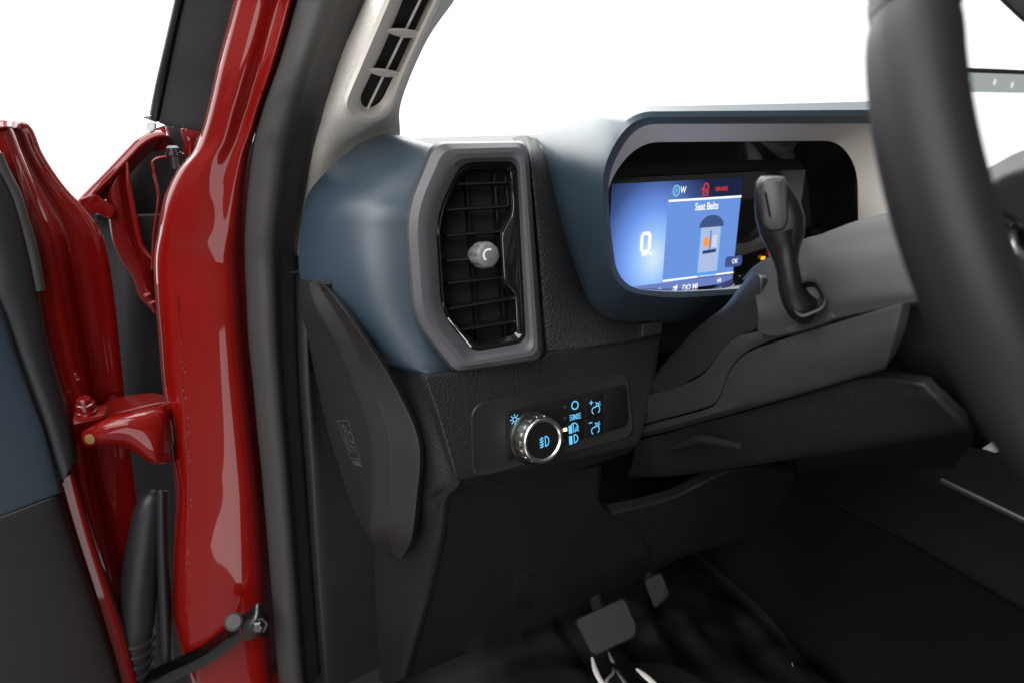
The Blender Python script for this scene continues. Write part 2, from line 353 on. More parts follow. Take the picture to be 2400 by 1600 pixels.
grid('gap_shade_sheet', [[PY(292, 405, .99), PY(328, 372, .985), PY(362, 306, .98), PY(505, 285, .97)], [PY(262, 460, .99), PY(300, 460, .985), PY(380, 440, .98), PY(480, 440, .97)], [PY(205, 520, .99), PY(300, 560, .985), PY(380, 560, .98), PY(460, 560, .97)], [PY(200, 700, .99), PY(300, 700, .985), PY(380, 700, .98), PY(440, 700, .97)], [PY(200, 1000, .99), PY(300, 1000, .985), PY(380, 1000, .98), PY(460, 1000, .97)], [PY(200, 1700, .99), PY(300, 1700, .985), PY(400, 1700, .98), PY(500, 1700, .97)]], 16, 40, VOID, body, th=.004)  # black sheet added behind the fender gap to stand for its shade
rows = [[PY(225+k*3, yy, .972), PY(275, yy, .955), PY(320, yy+4, .95), PY(385, yy, .96)] for k, yy in enumerate([505, 560, 640, 720, 800, 870, 950])]
grid('wheel_arch_liner', rows, 20, 40, CLAD, body, th=.006)
# rubber-jacketed wiring conduit between body and door
top = [(372, 1160), (352, 1180), (338, 1260), (326, 1360), (320, 1450), (316, 1500), (312, 1600), (310, 1680)]
con = tube('wiring_conduit', [PY(x, y, .80) for x, y in top], [.009, .014, .0175, .0195, .0205, .019, .019, .019], CLAD, body, 20, 60)
for k in range(6):
    x0 = 318-k*1.5; yy = 1492+k*24; p = PY(x0, yy, .80); q = PY(x0-.5, yy+24, .80); F = Frame(p, p-q, V((1, 0, 0)))
    lathe('conduit_ring', F, [(.0185, -.004), (.0215, -.0025), (.0225, 0), (.0215, .0025), (.0185, .004)], CLAD, con, 24)
rows = [[PY(x-6, y, .80), PY(x, y, .788), PY(x+16, y, .786), PY(x+28, y, .80)] for x, y in [(368, 1152), (368, 1200), (370, 1300), (374, 1400), (378, 1500), (384, 1640)]]
grid('conduit_bracket', rows, 12, 24, CLAD, body, th=.004)
# upper door hinge (painted)
hp = [(188, 1012), (196, 992), (236, 972), (300, 958), (372, 948), (394, 952), (394, 1075), (352, 1086), (330, 1074), (300, 1048), (262, 1044), (204, 1046), (190, 1030)]
rows = [[PY(196, 1000, .80), PY(240, 975, .80), PY(300, 958, .795), PY(372, 940, .80), (PY(398, 940, .80))],
        [PY(192, 1008, .775), PY(240, 984, .765), PY(300, 970, .76), PY(372, 958, .765), PY(398, 962, .775)],
        [PY(192, 1026, .768), PY(240, 1012, .755), PY(300, 1002, .75), PY(372, 1010, .752), PY(398, 1015, .765)],
        [PY(198, 1044, .775), PY(240, 1040, .765), PY(300, 1042, .758), PY(360, 1078, .755), PY(398, 1075, .768)],
        [PY(205, 1050, .80), PY(240, 1046, .80), PY(300, 1052, .79), PY(360, 1090, .79), PY(398, 1086, .80)]]
hin = grid('door_hinge', rows, 40, 30, RED, body, roll=.001, th=.02)
rows = [[PY(205, 985, .81), PY(250, 940, .82), PY(300, 926, .83), PY(360, 920, .84), PY(396, 930, .84)], [PY(196, 1000, .79), PY(240, 975, .79), PY(300, 958, .785), PY(372, 942, .79), PY(398, 942, .79)]]
grid('hinge_web', rows, 20, 8, REDD, hin, th=.003)
F = Frame(PY(204, 965, .775), V((0, -.15, 1)), V((1, 0, 0)))
plate('hinge_washer', rp([F.p(-.012, -.014), F.p(.016, -.010), F.p(.018, .010), F.p(-.012, .014)], .002), F.n, .004, REDD, hin)
lathe('hinge_nut', F, [(.0105, 0), (.0105, .003), (.0075, .004), (.0075, .007), (.009, .008), (.009, .011), (.0065, .012), (.0065, .016), (.005, .0175)], REDD, hin, 18)
F = Frame(PY(204, 1032, .757), V((-.5, -1, .1)), V((1, 0, 0))); lathe('hinge_pin_end', F, [(.0055, -.009), (.0055, -.004), (.004, -.0032)], OCHRE, hin, 16)
# door check strap with bolt plate on the pillar
path = [PY(330, 1602, .79), PY(400, 1568, .765), PY(470, 1535, .745), PY(520, 1500, .73), PY(560, 1470, .715)]
N = []
chk_loops = []
for p in cr(path, 30):
    chk_loops.append([p+V((0, .012, .003)), p+V((0, -.008, .0035)), p+V((.001, -.010, 0)), p+V((.001, -.008, -.011)), p+V((0, .012, -.011))])
chk = loft('door_check_strap', chk_loops, STEEL, body, (True, True), sharp=50)
F = Frame(PY(548, 1456, .712), V((-.1, -.75, .65)), V((1, 0, 0)))
lathe('strap_rivet', F, [(.010, -.008), (.0105, -.002), (.0105, .002), (.008, .004)], mat('worn_steel', (.06, .057, .055), .55, metal=.6, bump=.3, bscale=300), chk, 24)
rows = [[PY(560, 1445, .722), PY(582, 1432, .715), PY(604, 1414, .712), PY(624, 1418, .715)], [PY(566, 1470, .706), PY(588, 1462, .700), PY(606, 1450, .700), PY(630, 1452, .705)], [PY(574, 1500, .708), PY(592, 1496, .704), PY(612, 1490, .704), PY(630, 1488, .709)]]
grid('strap_bracket', rows, 16, 16, STEEL, chk, roll=.001, th=.004)
F = Frame(PY(606, 1464, .700), V((-.25, -1, .15)), V((1, 0, 0)))
lathe('strap_bolt', F, [(.0105, -.004), (.0105, .001), (.0075, .0015), (.0075, .005), (.005, .0065)], STEEL, chk, 6, sharp=30)

# cream windscreen pillar trim
rows = [[PY(868, -60, .685), PY(920, -60, .645), PY(1010, -60, .635), PY(1080, -60, .66), PY(1104, -60, .70)],
        [PY(848, 0, .70), PY(890, 0, .66), PY(960, 0, .65), PY(1040, 0, .675), PY(1066, 0, .715)],
        [PY(790, 128, .715), PY(835, 128, .685), PY(900, 118, .675), PY(965, 108, .695), PY(998, 100, .735)],
        [PY(748, 250, .735), PY(790, 250, .705), PY(855, 243, .695), PY(915, 240, .715), PY(941, 238, .755)],
        [PY(720, 357, .76), PY(765, 355, .752), PY(825, 340, .765), PY(895, 325, .782), PY(937, 312, .80)],
        [PY(690, 480, .76), PY(735, 470, .765), PY(795, 440, .78), PY(880, 400, .80), PY(935, 375, .79)],
        [PY(680, 600, .77), PY(725, 590, .76), PY(795, 560, .76), PY(880, 520, .77), PY(935, 480, .80)]]
ptrim = grid('pillar_trim', rows, 40, 60, CREAM, body, th=.006)
Fv = Frame(PY(868, 225, .688), V(), V((1, 0, 0))) if False else None
A_, B_, C_ = PY(865, 240, .676), PY(985, 0, .630), PY(955, 168, .683)
n_ = (B_-A_).cross(C_-A_); n_ = n_ if n_.dot(EYE-A_) > 0 else -n_
Fv = Frame(A_, n_, C_-A_)
outer = [(930, -70), (1072, -70), (1034, 0), (957, 160), (918, 268), (872, 290), (822, 284), (798, 250), (860, 98)]
lip = [(944, -70), (1064, -70), (1024, 0), (948, 163), (912, 262), (870, 280), (828, 274), (808, 247), (872, 98)]
lip2 = [(958, -70), (1056, -70), (1017, 0), (941, 163), (906, 254), (874, 268), (845, 264), (830, 244), (894, 98)]
inn = [(972, -70), (1044, -70), (1006, 0), (930, 165), (893, 240), (868, 254), (850, 250), (843, 230), (905, 98)]
loops = [rp([Fv.px(x, y, c) for x, y in pl], .02, 5, 3) for pl, c in ((outer, -.006), (outer, .0015), (lip, .0045), (lip2, .003), (inn, -.004), (inn, -.012))]
pv = loft('defrost_vent', loops, CREAMP, ptrim, sharp=35)
plate('vent_recess', rp([Fv.px(x, y, -.0055) for x, y in inn], .02, 5, 3), Fv.n, .002, VOID, ptrim)
tube('vent_bar', [Fv.px(862, 254, -.003), Fv.px(985, 0, -.003), Fv.px(1018, -70, -.003)], .0013, CREAMP, ptrim, 8)
for (p, q, s) in [((858, 166), (944, 178), 0), ((908, 74), (992, 84), 0), ((958, -18), (1040, -8), 0)]:
    a, b = Fv.px(*p, .001), Fv.px(*q, .001); m_ = (a+b)/2; dn = -Fv.v
    top = [a, a.lerp(b, .25)+Fv.n*.002-dn*.0035, m_+Fv.n*.003-dn*.005, a.lerp(b, .75)+Fv.n*.002-dn*.0035, b]
    bot = [x+dn*(.004+.008*math.sin(math.pi*k/4))-Fv.n*.005 for k, x in enumerate(top)]
    grid('vent_fin', [top, bot], 16, 6, CREAMP, ptrim, roll=.0006, th=.0015)
# windscreen, firewall and the rest of the cabin shell (closes the cabin the way the car does)
ws = [[V((.13, 1.20, 1.10)), V((.8, 1.33, 1.12)), V((1.5, 1.20, 1.10))], [V((.15, .75, 1.36)), V((.8, .85, 1.38)), V((1.48, .75, 1.36))], [V((.2, .30, 1.62)), V((.8, .38, 1.66)), V((1.45, .30, 1.62))]]
grid('windscreen', ws, 16, 10, glass, body, roll=.0005, th=.0)
grid('headliner', [[V((.12, .30, 1.63)), V((.8, .36, 1.67)), V((1.5, .30, 1.63))], [V((.12, -.6, 1.70)), V((.8, -.6, 1.76)), V((1.5, -.6, 1.70))], [V((.12, -2.0, 1.68)), V((.8, -2.0, 1.74)), V((1.5, -2.0, 1.68))]], 10, 10, HEADL, body, th=.03)
box('firewall', V((.85, 1.12, .78)), (.78, .02, .30), CARPET, body, bev=0)
box('far_side_panel', V((1.62, -.2, .85)), (.02, 1.3, .38), BLKF, body, bev=0)
box('rear_bulkhead', V((.85, -1.7, .95)), (.75, .03, .5), BLKF, body, bev=0)
box('sill', V((.02, .1, .42)), (.07, .75, .06), RED, body, bev=.02)

# ================================================================ OPEN DOOR
# door plane: hinge line near (-.10,.79), swung out about 70 degrees
HD = V((-.105, .785, 0)); dd = V((-math.sin(math.radians(70)), -math.cos(math.radians(70)), 0)); dn = V((dd.y, -dd.x, 0))
dn = dn if dn.dot(EYE-HD) > 0 else -dn
FD = Frame(V((HD.x, HD.y, .9)), dn, -dd)
def DP(x, y, c=0): return FD.px(x, y, c)
# painted door shell end: from the trim edge back to the outer skin
sL = [(-60, 286), (0, 286), (30, 350), (62, 450), (84, 560), (104, 680), (122, 780), (148, 880), (172, 970), (160, 1060), (176, 1180), (206, 1290), (236, 1390), (268, 1500), (298, 1640)]
sR = [(-20, 284), (54, 290), (90, 362), (140, 430), (222, 516), (252, 590), (268, 690), (278, 790), (288, 900), (300, 1000), (314, 1100), (322, 1180), (330, 1290), (338, 1400), (346, 1500), (354, 1640)]
rows = []
for k, a in enumerate(sL):
    b = sR[k]
    pa = DP(a[0]-8, a[1], -.010); pb = PY(b[0], b[1], max(.80, .86))
    rows.append([pa, pa.lerp(pb, .22)+V((.004, -.004, 0)), pa.lerp(pb, .5)+V((-.006, .006, 0)), pa.lerp(pb, .68)+V((.002, 0, 0)), pa.lerp(pb, .84)+V((.008, -.004, 0)), pb])
door = grid('door', rows, 50, 90, RED, body, roll=.002, th=.006)
door['label'] = 'open red door with blue and black inner trim'
trimB = [(-40, 690), (-10, 692), (18, 740), (46, 830), (78, 920), (110, 1010), (132, 1090), (148, 1150)]
rows = [[DP(-160, y, .012), DP(-60, y, .016), DP(x-24, y, .014), DP(x-4, y, .008)] for (x, y) in trimB]
rows[-1] = [DP(-160, 1262, .012), DP(-60, 1228, .016), DP(118, 1160, .014), DP(146, 1149, .008)]
rows[-2] = [DP(-160, 1180, .012), DP(-60, 1150, .016), DP(104, 1100, .014), DP(130, 1092, .008)]
grid('blue_trim_panel', rows, 24, 40, BLUE, door, roll=.002, th=.012)
lowR = [(148, 1158), (165, 1215), (192, 1300), (222, 1390), (250, 1480), (275, 1560), (300, 1660)]
rows = [[DP(-180, y+(118 if k == 0 else 90-k*10), .014), DP(-60, y+(80 if k == 0 else 60-k*8), .018), DP(x-40, y+(17 if k == 0 else 8), .016), DP(x-4, y, .006)] for k, (x, y) in enumerate(lowR)]
grid('lower_trim_panel', rows, 26, 40, BLKF, door, roll=.002, th=.012)
eR = [(-60, 330), (-20, 370), (8, 410), (40, 480), (62, 560), (84, 660), (104, 760), (124, 850), (150, 940), (172, 1020), (184, 1078)]
eL = [(-110, 460), (-80, 480), (-50, 540), (-20, 620), (-6, 690), (16, 745), (42, 822), (74, 912), (105, 1000), (128, 1078), (142, 1120)]
rows = [[DP(a[0]-5, a[1], .004), DP(a[0]+8, a[1], .010), DP((a[0]+b[0])/2, (a[1]+b[1])/2, .012), DP(b[0]-8, b[1], .008), DP(b[0], b[1], -.006)] for a, b in zip(eL, eR)]
grid('door_edge_trim', rows, 24, 60, CLAD, door, roll=.001, th=.012)
sealp = [(-10, 360), (6, 400), (34, 455), (54, 520), (74, 590), (92, 680)]
tube('door_seal', [DP(x, y, .002) for x, y in sealp], .0055, RUB, door, 12, 40)
plate('red_reflector', rp([PY(168, 874, .79), PY(180, 872, .79), PY(190, 886, .79), (PY(174, 896, .79))], .002), V((0, -1, .3)), .004, RED, door)
grid('door_belt_cap', [[DP(-60, 283, -.012), DP(20, 283, -.02), PY(54, 290, .84)], [DP(-60, 297, -.004), DP(20, 297, -.012), PY(50, 303, .83)]], 12, 6, RED, door, th=.004)
rows = [[DP(x-26, y+4, -.006), DP(x+10, y, -.002), DP(x+26+k, y, -.002), DP(x+38+k, y, -.012)] for k, (x, y) in enumerate([(140, 1082), (150, 1130), (168, 1200), (194, 1290), (226, 1390), (260, 1500), (296, 1640)])]
grid('door_flange', rows, 16, 30, RED, door, roll=.001, th=.004)

# ================================================================ DASHBOARD
dash = thing('dashboard', 'blue-grey and black dashboard with tall side air vent, light switch panel and hooded instrument display', 'dashboard', (.5, .75, .6))
# top pad
rows = [[V((.14, 1.18, 1.135)), V((.5, 1.24, 1.150)), V((1.5, 1.2, 1.135))], [V((.17, .95, 1.158)), V((.5, .98, 1.166)), V((1.5, .95, 1.150))], [V((.20, .74, 1.160)), V((.5, .74, 1.168)), V((1.5, .74, 1.145))], [V((.23, .66, 1.140)), V((.5, .67, 1.150)), V((1.5, .66, 1.12))], [V((.23, .655, 1.06)), V((.5, .66, 1.06)), V((1.5, .64, 1.04))]]
grid('top_pad', rows, 40, 40, LEA, dash, th=.02, face=(.5, .7, 3))
# blue side wing
rows = [[PY(842, 337, .742), PY(902, 315, .726), PY(955, 322, .705), PY(1006, 337, .685), PY(1060, 345, .675)],
        [PY(828, 348, .728), PY(892, 328, .706), PY(948, 336, .680), PY(998, 350, .662), PY(1055, 362, .656)],
        [PY(774, 393, .722), PY(852, 384, .688), PY(925, 386, .658), PY(978, 398, .645), PY(1030, 405, .642)],
        [PY(728, 447, .719), PY(800, 447, .673), PY(880, 450, .642), PY(950, 460, .630), PY(1000, 465, .630)],
        [PY(712, 490, .717), PY(780, 490, .664), PY(865, 494, .631), PY(946, 502, .620), PY(1000, 506, .622)],
        [PY(704, 541, .716), PY(770, 541, .662), PY(855, 545, .628), PY(945, 552, .617), PY(1000, 555, .620)],
        [PY(702, 640, .712), PY(770, 640, .658), PY(860, 648, .620), PY(952, 655, .609), PY(1000, 655, .615)],
        [PY(735, 745, .70), PY(800, 748, .650), PY(885, 752, .612), PY(968, 756, .601), PY(1010, 750, .607)],
        [PY(830, 830, .68), PY(880, 838, .640), PY(940, 846, .602), PY(1010, 846, .590), PY(1060, 840, .598)],
        [PY(875, 852, .675), PY(925, 862, .632), PY(990, 876, .592), PY(1030, 880, .588), PY(1072, 872, .594)]]
wing = grid('side_wing', rows, 60, 70, BLUE, dash, roll=.0015, th=.01)
# end cap with airbag embossing
sec = [((704, 656), (733, 662), (766, 668)), ((703, 712), (760, 720), (806, 710)), ((717, 780), (800, 790), (857, 782)), ((733, 855), (833, 862), (908, 856)), ((750, 930), (862, 935), (950, 932)), ((768, 1008), (886, 1008), (984, 1008)), ((795, 1095), (893, 1085), (994, 1070)), ((826, 1190), (892, 1180), (987, 1160)), ((862, 1255), (890, 1245), (974, 1262)), ((886, 1286), (910, 1298), (946, 1310))]
rows = []
for k, (l, c, r) in enumerate(sec):
    t = k/9; yl, yc, yr = .712-.02*t, .652-.052*min(1, t*1.6), .632-.06*min(1, t*1.7)
    yl = .712+.010*math.sin(math.pi*t); yc = [.680, .652, .632, .622, .613, .605, .603, .607, .616, .645][k]; yr = [.654, .626, .608, .601, .593, .584, .580, .586, .596, .628][k]
    m1 = ((l[0]+c[0])/2, (l[1]+c[1])/2); m2 = ((c[0]+r[0])/2, (c[1]+r[1])/2)
    w9 = .5 if k in (0, 9) else 1
    cl, cr_ = PY(c[0]-18*w9, c[1], yc+.013*w9), PY(c[0]+18*w9, c[1], yc-.003)
    P = [PY(*l, yl), PY(*l, yl).lerp(cl, .5), cl.lerp(PY(*l, yl), .12), cl, cr_, cr_.lerp(PY(r[0]-14*w9, r[1], yr-.003), .12), cr_.lerp(PY(r[0]-14*w9, r[1], yr-.003), .5), PY(r[0]-14*w9, r[1], yr-.003), PY(r[0]-8*w9, r[1], yr-.003), PY(*r, yr+.004)]
    rows.append(P)
ec = grid('end_cap', rows, 82, 70, BLKF, dash, roll=.0012, th=.006, sharp=60)
a_, b_, c_ = PY(800, 985, (.6985+.604)/2+.018), PY(830, 1075, (.697+.602)/2), PY(850, 985, .637)
o_ = PY(828, 1030, .652); eu = (rows[5][3]-rows[5][0]).normalized(); ev = (rows[4][1]-rows[6][1]).normalized(); FE = Frame(rows[5][1].lerp(rows[6][1], .25), eu.cross(ev), eu); EK = .72
if FE.n.dot(EYE-FE.o) < 0: FE = Frame(FE.o, -FE.n, eu)
em = [[(-.020, .030), (.020, .030), (.020, -.030), (-.020, -.030), (-.020, .030)], arc(-.004, .018, .005, .005, 0, 360), [(-.006, .012), (-.010, -.008), (.004, -.012), (.010, -.022)], [(-.012, .006), (-.016, -.014), (-.002, -.020)], arc(.009, .004, .007, .009, 0, 360)]
strokes('airbag_emblem', FE, [[(a*EK, b*EK) for a, b in l] for l in em], .0013, MARK, ec, c=.0032)
drape(bpy.data.objects['airbag_emblem'], ec, FE.n)
text('airbag_lettering', Frame(FE.p(0, -.027), FE.n, FE.u), 'AIRBAG', .0078, MARK, ec, c=.0032)
drape(bpy.data.objects['airbag_lettering'], ec, FE.n)
# vent bezel -----------------------------------------------------------------
vn = V((-.087, -1, .196)); FVt = Frame(PY(1140, 600, .5925), vn, V((1, 0, 0)))
OB = [(1012, 333), (1236, 330), (1274, 842), (1062, 874), (966, 748), (946, 500)]
MB_ = [(1040, 350), (1228, 345), (1262, 830), (1085, 858), (992, 748), (975, 500)]
NB = [(1068, 372), (1217, 368), (1243, 812), (1102, 838), (1018, 742), (1003, 503)]
IB = [(1082, 381), (1211, 378), (1233, 802), (1110, 824), (1034, 738), (1020, 505)]
rr = [.012, .011, .011, .009, .022, .025]
def vl(pts, c, r=rr): return rp([FVt.px(x, y, c) for x, y in pts], r, 14, 6)
vent = loft('air_vent', [vl(OB, -.05), vl(OB, -.006), vl([(a*.72+b*.28, c*.72+d*.28) for (a, c), (b, d) in zip(OB, MB_)], .004), vl(MB_, .0085), vl([(a*.5+b*.5, c*.5+d*.5) for (a, c), (b, d) in zip(MB_, NB)], .0085), vl(NB, .006), vl(IB, -.001), vl(IB, -.012)], GREY, dash, sharp=24)
IC = [(1086, 388), (1206, 385), (1226, 793), (1113, 815), (1041, 735), (1027, 507)]
ID = [(1092, 396), (1200, 394), (1216, 782), (1117, 806), (1048, 732), (1034, 510)]
loft('gloss_surround', [vl(IB, -.012), vl(IB, -.004), vl(IC, -.002), vl(IC, -.0035), vl(ID, -.008), vl(ID, -.05)], PIANO, vent, sharp=30)
plate('vent_back', vl(ID, -.046), FVt.n, .003, VOID, vent)
# notched gloss side strip with a thin bright lip
ns = [(1196, 402), (1204, 402), (1218, 660), (1222, 778), (1212, 782), (1208, 690), (1182, 660), (1176, 550), (1200, 508), (1203, 480)]
plate('side_strip', rp([FVt.px(x, y, -.004) for x, y in ns], .004, 4, 1), FVt.n, .02, PIANO, vent, bev=.001)
tube('strip_lip', [FVt.px(x, y, -.0035) for x, y in [(1200, 404), (1200, 470), (1198, 505), (1176, 540), (1175, 560), (1181, 655), (1190, 668), (1209, 690), (1214, 740), (1217, 780)]], .0008, mat('gloss_lip', (.05, .045, .04), .12, metal=.6), vent, 6, 60)
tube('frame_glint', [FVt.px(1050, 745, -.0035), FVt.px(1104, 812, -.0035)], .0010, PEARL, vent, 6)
tube('inner_edge', [FVt.px(x, y, -.0035) for x, y in [(1076, 396), (1028, 500), (1026, 530), (1040, 735)]], .0006, STEEL, vent, 6, 40)
# slats and rear vanes
for (x0, y0, x1, y1) in [(1066, 433, 1182, 429), (1046, 493, 1188, 484), (1046, 553, 1172, 543), (1046, 612, 1178, 600), (1048, 664, 1180, 650), (1050, 724, 1200, 699), (1066, 775, 1208, 752)]:
    a, b = FVt.px(x0, y0, -.014), FVt.px(x1, y1, -.014); L_ = []
    for p in (a, b):
        L_.append([p+FVt.v*.0020+FVt.n*.0005, p+FVt.v*.0012+FVt.n*.0028, p-FVt.v*.0008+FVt.n*.0030, p-FVt.v*.0020, p-FVt.v*.001-FVt.n*.022, p+FVt.v*.001-FVt.n*.022])
    loft('slat', L_, SLAT, vent, (True, True), sharp=50)
for k, xx in enumerate([1092, 1158]):
    a, b = FVt.px(xx, 405, -.034), FVt.px(xx+28, 800, -.034); L_ = []
    for p in (a, b): L_.append([p-FVt.u*.001, p+FVt.u*.001, p+FVt.u*.001-FVt.n*.01, p-FVt.u*.001-FVt.n*.01])
    loft('vane', L_, SLAT, vent, (True, True))
FK = Frame(FVt.px(1135, 598, .003), V((.05, -1, .16)), V((1, 0, 0)))
KN = mat('knob_grey', (.16, .155, .15), .4)
knob_loops = []
for (r, h, amp) in [(.0085, -.02, 0), (.0105, -.012, .0), (.0125, -.008, .10), (.0130, .0, .14), (.0125, .006, .10), (.0115, .0085, .02), (.0095, .010, 0), (.0, .0102, 0)]:
    knob_loops.append([FK.p((r*(1-amp*max(0, math.cos(8*q*2*math.pi/64))))*math.cos(q*2*math.pi/64), (r*(1-amp*max(0, math.cos(8*q*2*math.pi/64))))*math.sin(q*2*math.pi/64), h) for q in range(64)])
loft('vent_knob', knob_loops, KN, vent, (True, False), sharp=50)
strokes('knob_mark', FK, [arc(0, 0, .0055, .0055, 60, 230)], .002, WHITEP, vent, c=.0106)
# padded strip between vent and pod ------------------------------------------
rows = [[PY(1205, 322, .71), PY(1228, 318, .70), PY(1245, 322, .71), PY(1262, 326, .72)],
        [PY(1232, 360, .655), PY(1243, 360, .648), PY(1262, 362, .655), PY(1285, 366, .68)],
        [PY(1244, 430, .640), PY(1252, 430, .632), PY(1285, 432, .640), PY(1310, 434, .67)],
        [PY(1250, 500, .635), PY(1259, 500, .625), PY(1300, 500, .632), PY(1335, 502, .66)],
        [PY(1258, 600, .628), PY(1268, 600, .618), PY(1315, 600, .622), PY(1360, 604, .65)],
        [PY(1266, 700, .622), PY(1276, 700, .610), PY(1340, 700, .612), PY(1400, 704, .635)],
        [PY(1274, 780, .615), PY(1284, 780, .602), PY(1385, 765, .600), PY(1530, 752, .61)],
        [PY(1280, 828, .612), PY(1290, 828, .598), PY(1400, 806, .592), PY(1540, 782, .598)]]
grid('dash_pad', rows, 40, 60, LEA, dash, roll=.003, th=.015)
# instrument pod -----------------------------------------------------------------
def pod(pts, ys, r): return rp([PY(x, y, yy) for (x, y), yy in zip(pts, ys)], r, 7, 5)
# corners: left-top chamfer, top-left, top-right, right-mid, bottom-right, bottom-left, left
O0 = [(1240, 330), (1345, 258), (2240, 232), (2290, 420), (2100, 720), (1540, 762), (1395, 756), (1300, 500)]
y0 = [.72, .72, .72, .72, .66, .62, .62, .65]
O1 = [(1330, 345), (1420, 252), (2200, 236), (2240, 420), (2080, 700), (1545, 748), (1400, 735), (1335, 500)]
y1 = [.60, .60, .60, .60, .58, .575, .575, .59]
O2 = [(1397, 380), (1474, 262), (2160, 257), (2195, 420), (2060, 680), (1560, 712), (1424, 690), (1403, 500)]
y2 = [.53, .52, .52, .53, .53, .53, .53, .53]
O3 = [(1412, 385), (1480, 275), (2150, 271), (2180, 420), (2050, 670), (1562, 700), (1436, 680), (1414, 500)]
O4 = [(1425, 405), (1488, 291), (2140, 290), (2165, 420), (2040, 660), (1566, 686), (1448, 672), (1427, 500)]
y3 = [.517]*8; y4 = [.525]*8
rad = [.03, .03, .03, .03, .03, .03, .035, .04]
hood = loft('instrument_hood', [pod(O0, y0, rad), pod(O1, y1, rad), pod(O2, y2, rad), pod(O3, y3, rad), pod(O4, y4, rad), pod(O4, [.535]*8, rad)], BLUE, dash, sharp=35)
# cream funnel: real front and rear openings in the car's lateral planes
def world_loop(pts, y): return [V((x, y, z)) for x, z in pts]
f0 = [PY(x, y, .53) for x, y in O4]
cI = [PY(1420, 432, .592), PY(1496, 334, .592), PY(1966, 330, .592), PY(2010, 395, .592), PY(2012, 560, .592), PY(1700, 690, .592), PY(1440, 690, .592), PY(1418, 560, .592)]
f0r = [V(p) for p in f0]
cream = loft('cream_surround', [rp([p+V((0, .0, 0)) for p in f0r], rad, 7, 5), rp([p.lerp(q, .06)+V((0, .003, 0)) for p, q in zip(f0r, cI)], rad, 7, 5), rp([p.lerp(q, .5) for p, q in zip(f0r, cI)], rad, 7, 5), rp(cI, [.03, .03, .03, .03, .01, .01, .03, .03], 7, 5)], CREAMP, dash, sharp=35)
cJ = [p+V((.004 if k in (0, 7, 6) else -.012 if k in (2, 3, 4) else 0, .075, -.004 if k in (1, 2) else 0)) for k, p in enumerate(cI)]
loft('display_well', [rp(cI, [.03, .03, .03, .03, .01, .01, .03, .03], 7, 5), rp(cJ, [.03, .03, .03, .03, .01, .01, .03, .03], 7, 5)], PIANO, dash, (False, True), sharp=35)
# the lit screen
FS = Frame(PY(1590, 555, .622), V((0, -1, 0)), V((1, 0, 0)))
scr = [PY(1432, 432, .622), PY(1741, 414, .622), PY(1757, 660, .622), PY(1460, 692, .622)]
X0, X1 = FS.ab(1434, 432)[0], FS.ab(1741, 414)[0]; Z1, Z0 = FS.ab(1590, 424)[1], FS.ab(1600, 677)[1]
def sq(name, a0, a1, b0, b1, m, c, parent, r=.0): 
    pts = [FS.p(a0, b0, c), FS.p(a1, b0, c), FS.p(a1, b1, c), FS.p(a0, b1, c)]
    lp = rp(pts, r, 4, 0) if r else pts
    return mk(name, lp, [tuple(range(len(lp)))], m, parent, recalc=False)
sm = bpy.data.materials.new('screen_gradient'); sm.use_nodes = True; nt = sm.node_tree; b = nt.nodes['Principled BSDF']; b.inputs['Base Color'].default_value = (0, 0, 0, 1); b.inputs['Roughness'].default_value = .25
tc = nt.nodes.new('ShaderNodeTexCoord'); mp = nt.nodes.new('ShaderNodeMapping'); gr = nt.nodes.new('ShaderNodeTexGradient'); gr.gradient_type = 'SPHERICAL'; rmp = nt.nodes.new('ShaderNodeValToRGB')
ctr = FS.p(X0+.060, (Z0+Z1)/2-.022)-wloc(dash); sc = 1/.115
mp.inputs['Scale'].default_value = (sc*1.25, 0, sc*.95); mp.inputs['Location'].default_value = (-ctr.x*sc*1.25, 0, -ctr.z*sc*.95)
nt.links.new(tc.outputs['Object'], mp.inputs[0]); nt.links.new(mp.outputs[0], gr.inputs[0]); nt.links.new(gr.outputs[0], rmp.inputs[0]); nt.links.new(rmp.outputs[0], b.inputs['Emission Color']); b.inputs['Emission Strength'].default_value = 1
e = rmp.color_ramp.elements; e[0].position = 0; e[0].color = (.010, .018, .055, 1); e[1].position = .95; e[1].color = (.62, .80, .93, 1)
q = e.new(.25); q.color = (.045, .085, .26, 1); q = e.new(.55); q.color = (.16, .32, .86, 1); q = e.new(.78); q.color = (.34, .58, .98, 1)
disp = plate('instrument_display', [FS.p(X0-.004, Z0-.006, -.0012), FS.p(X1+.10, Z0-.006, -.0012), FS.p(X1+.10, Z1+.006, -.0012), FS.p(X0-.004, Z1+.006, -.0012)], FS.n, .01, PIANO, dash)
sq('screen', X0, X1, Z0, Z1, sm, 0, disp)
a0, t0 = FS.ab(1565, 474); a1, t1 = FS.ab(1736, 458); b0, u0 = FS.ab(1582, 659); b1, u1 = FS.ab(1752, 630)
tt, uu = (t0+t1)/2, (u0+u1)/2
sq('message_panel', a0, a1, uu, tt, E_MID, .0006, disp)
sq('panel_rule', a0, a1, tt-.0012, tt+.0012, E_WHITE, .0014, disp); sq('panel_rule', a0, a1, uu-.0011, uu+.0011, E_WHITE, .0014, disp)
FSn = lambda x, y: FS.at(x, y)
text('message_text', FSn(1654, 484), 'Seat Belts', .0118, E_WHITE, disp, c=.002, sx=.72)
text('compass_text', FSn(1599, 446), 'W', .0105, E_WHITE, disp, c=.002, sx=.7)
strokes('compass_icon', FSn(1583, 447), [arc(0, 0, .0042, .0056, 0, 360), [(0, .0028), (0, -.0022)]], .0020, E_CYAN, disp, c=.002)
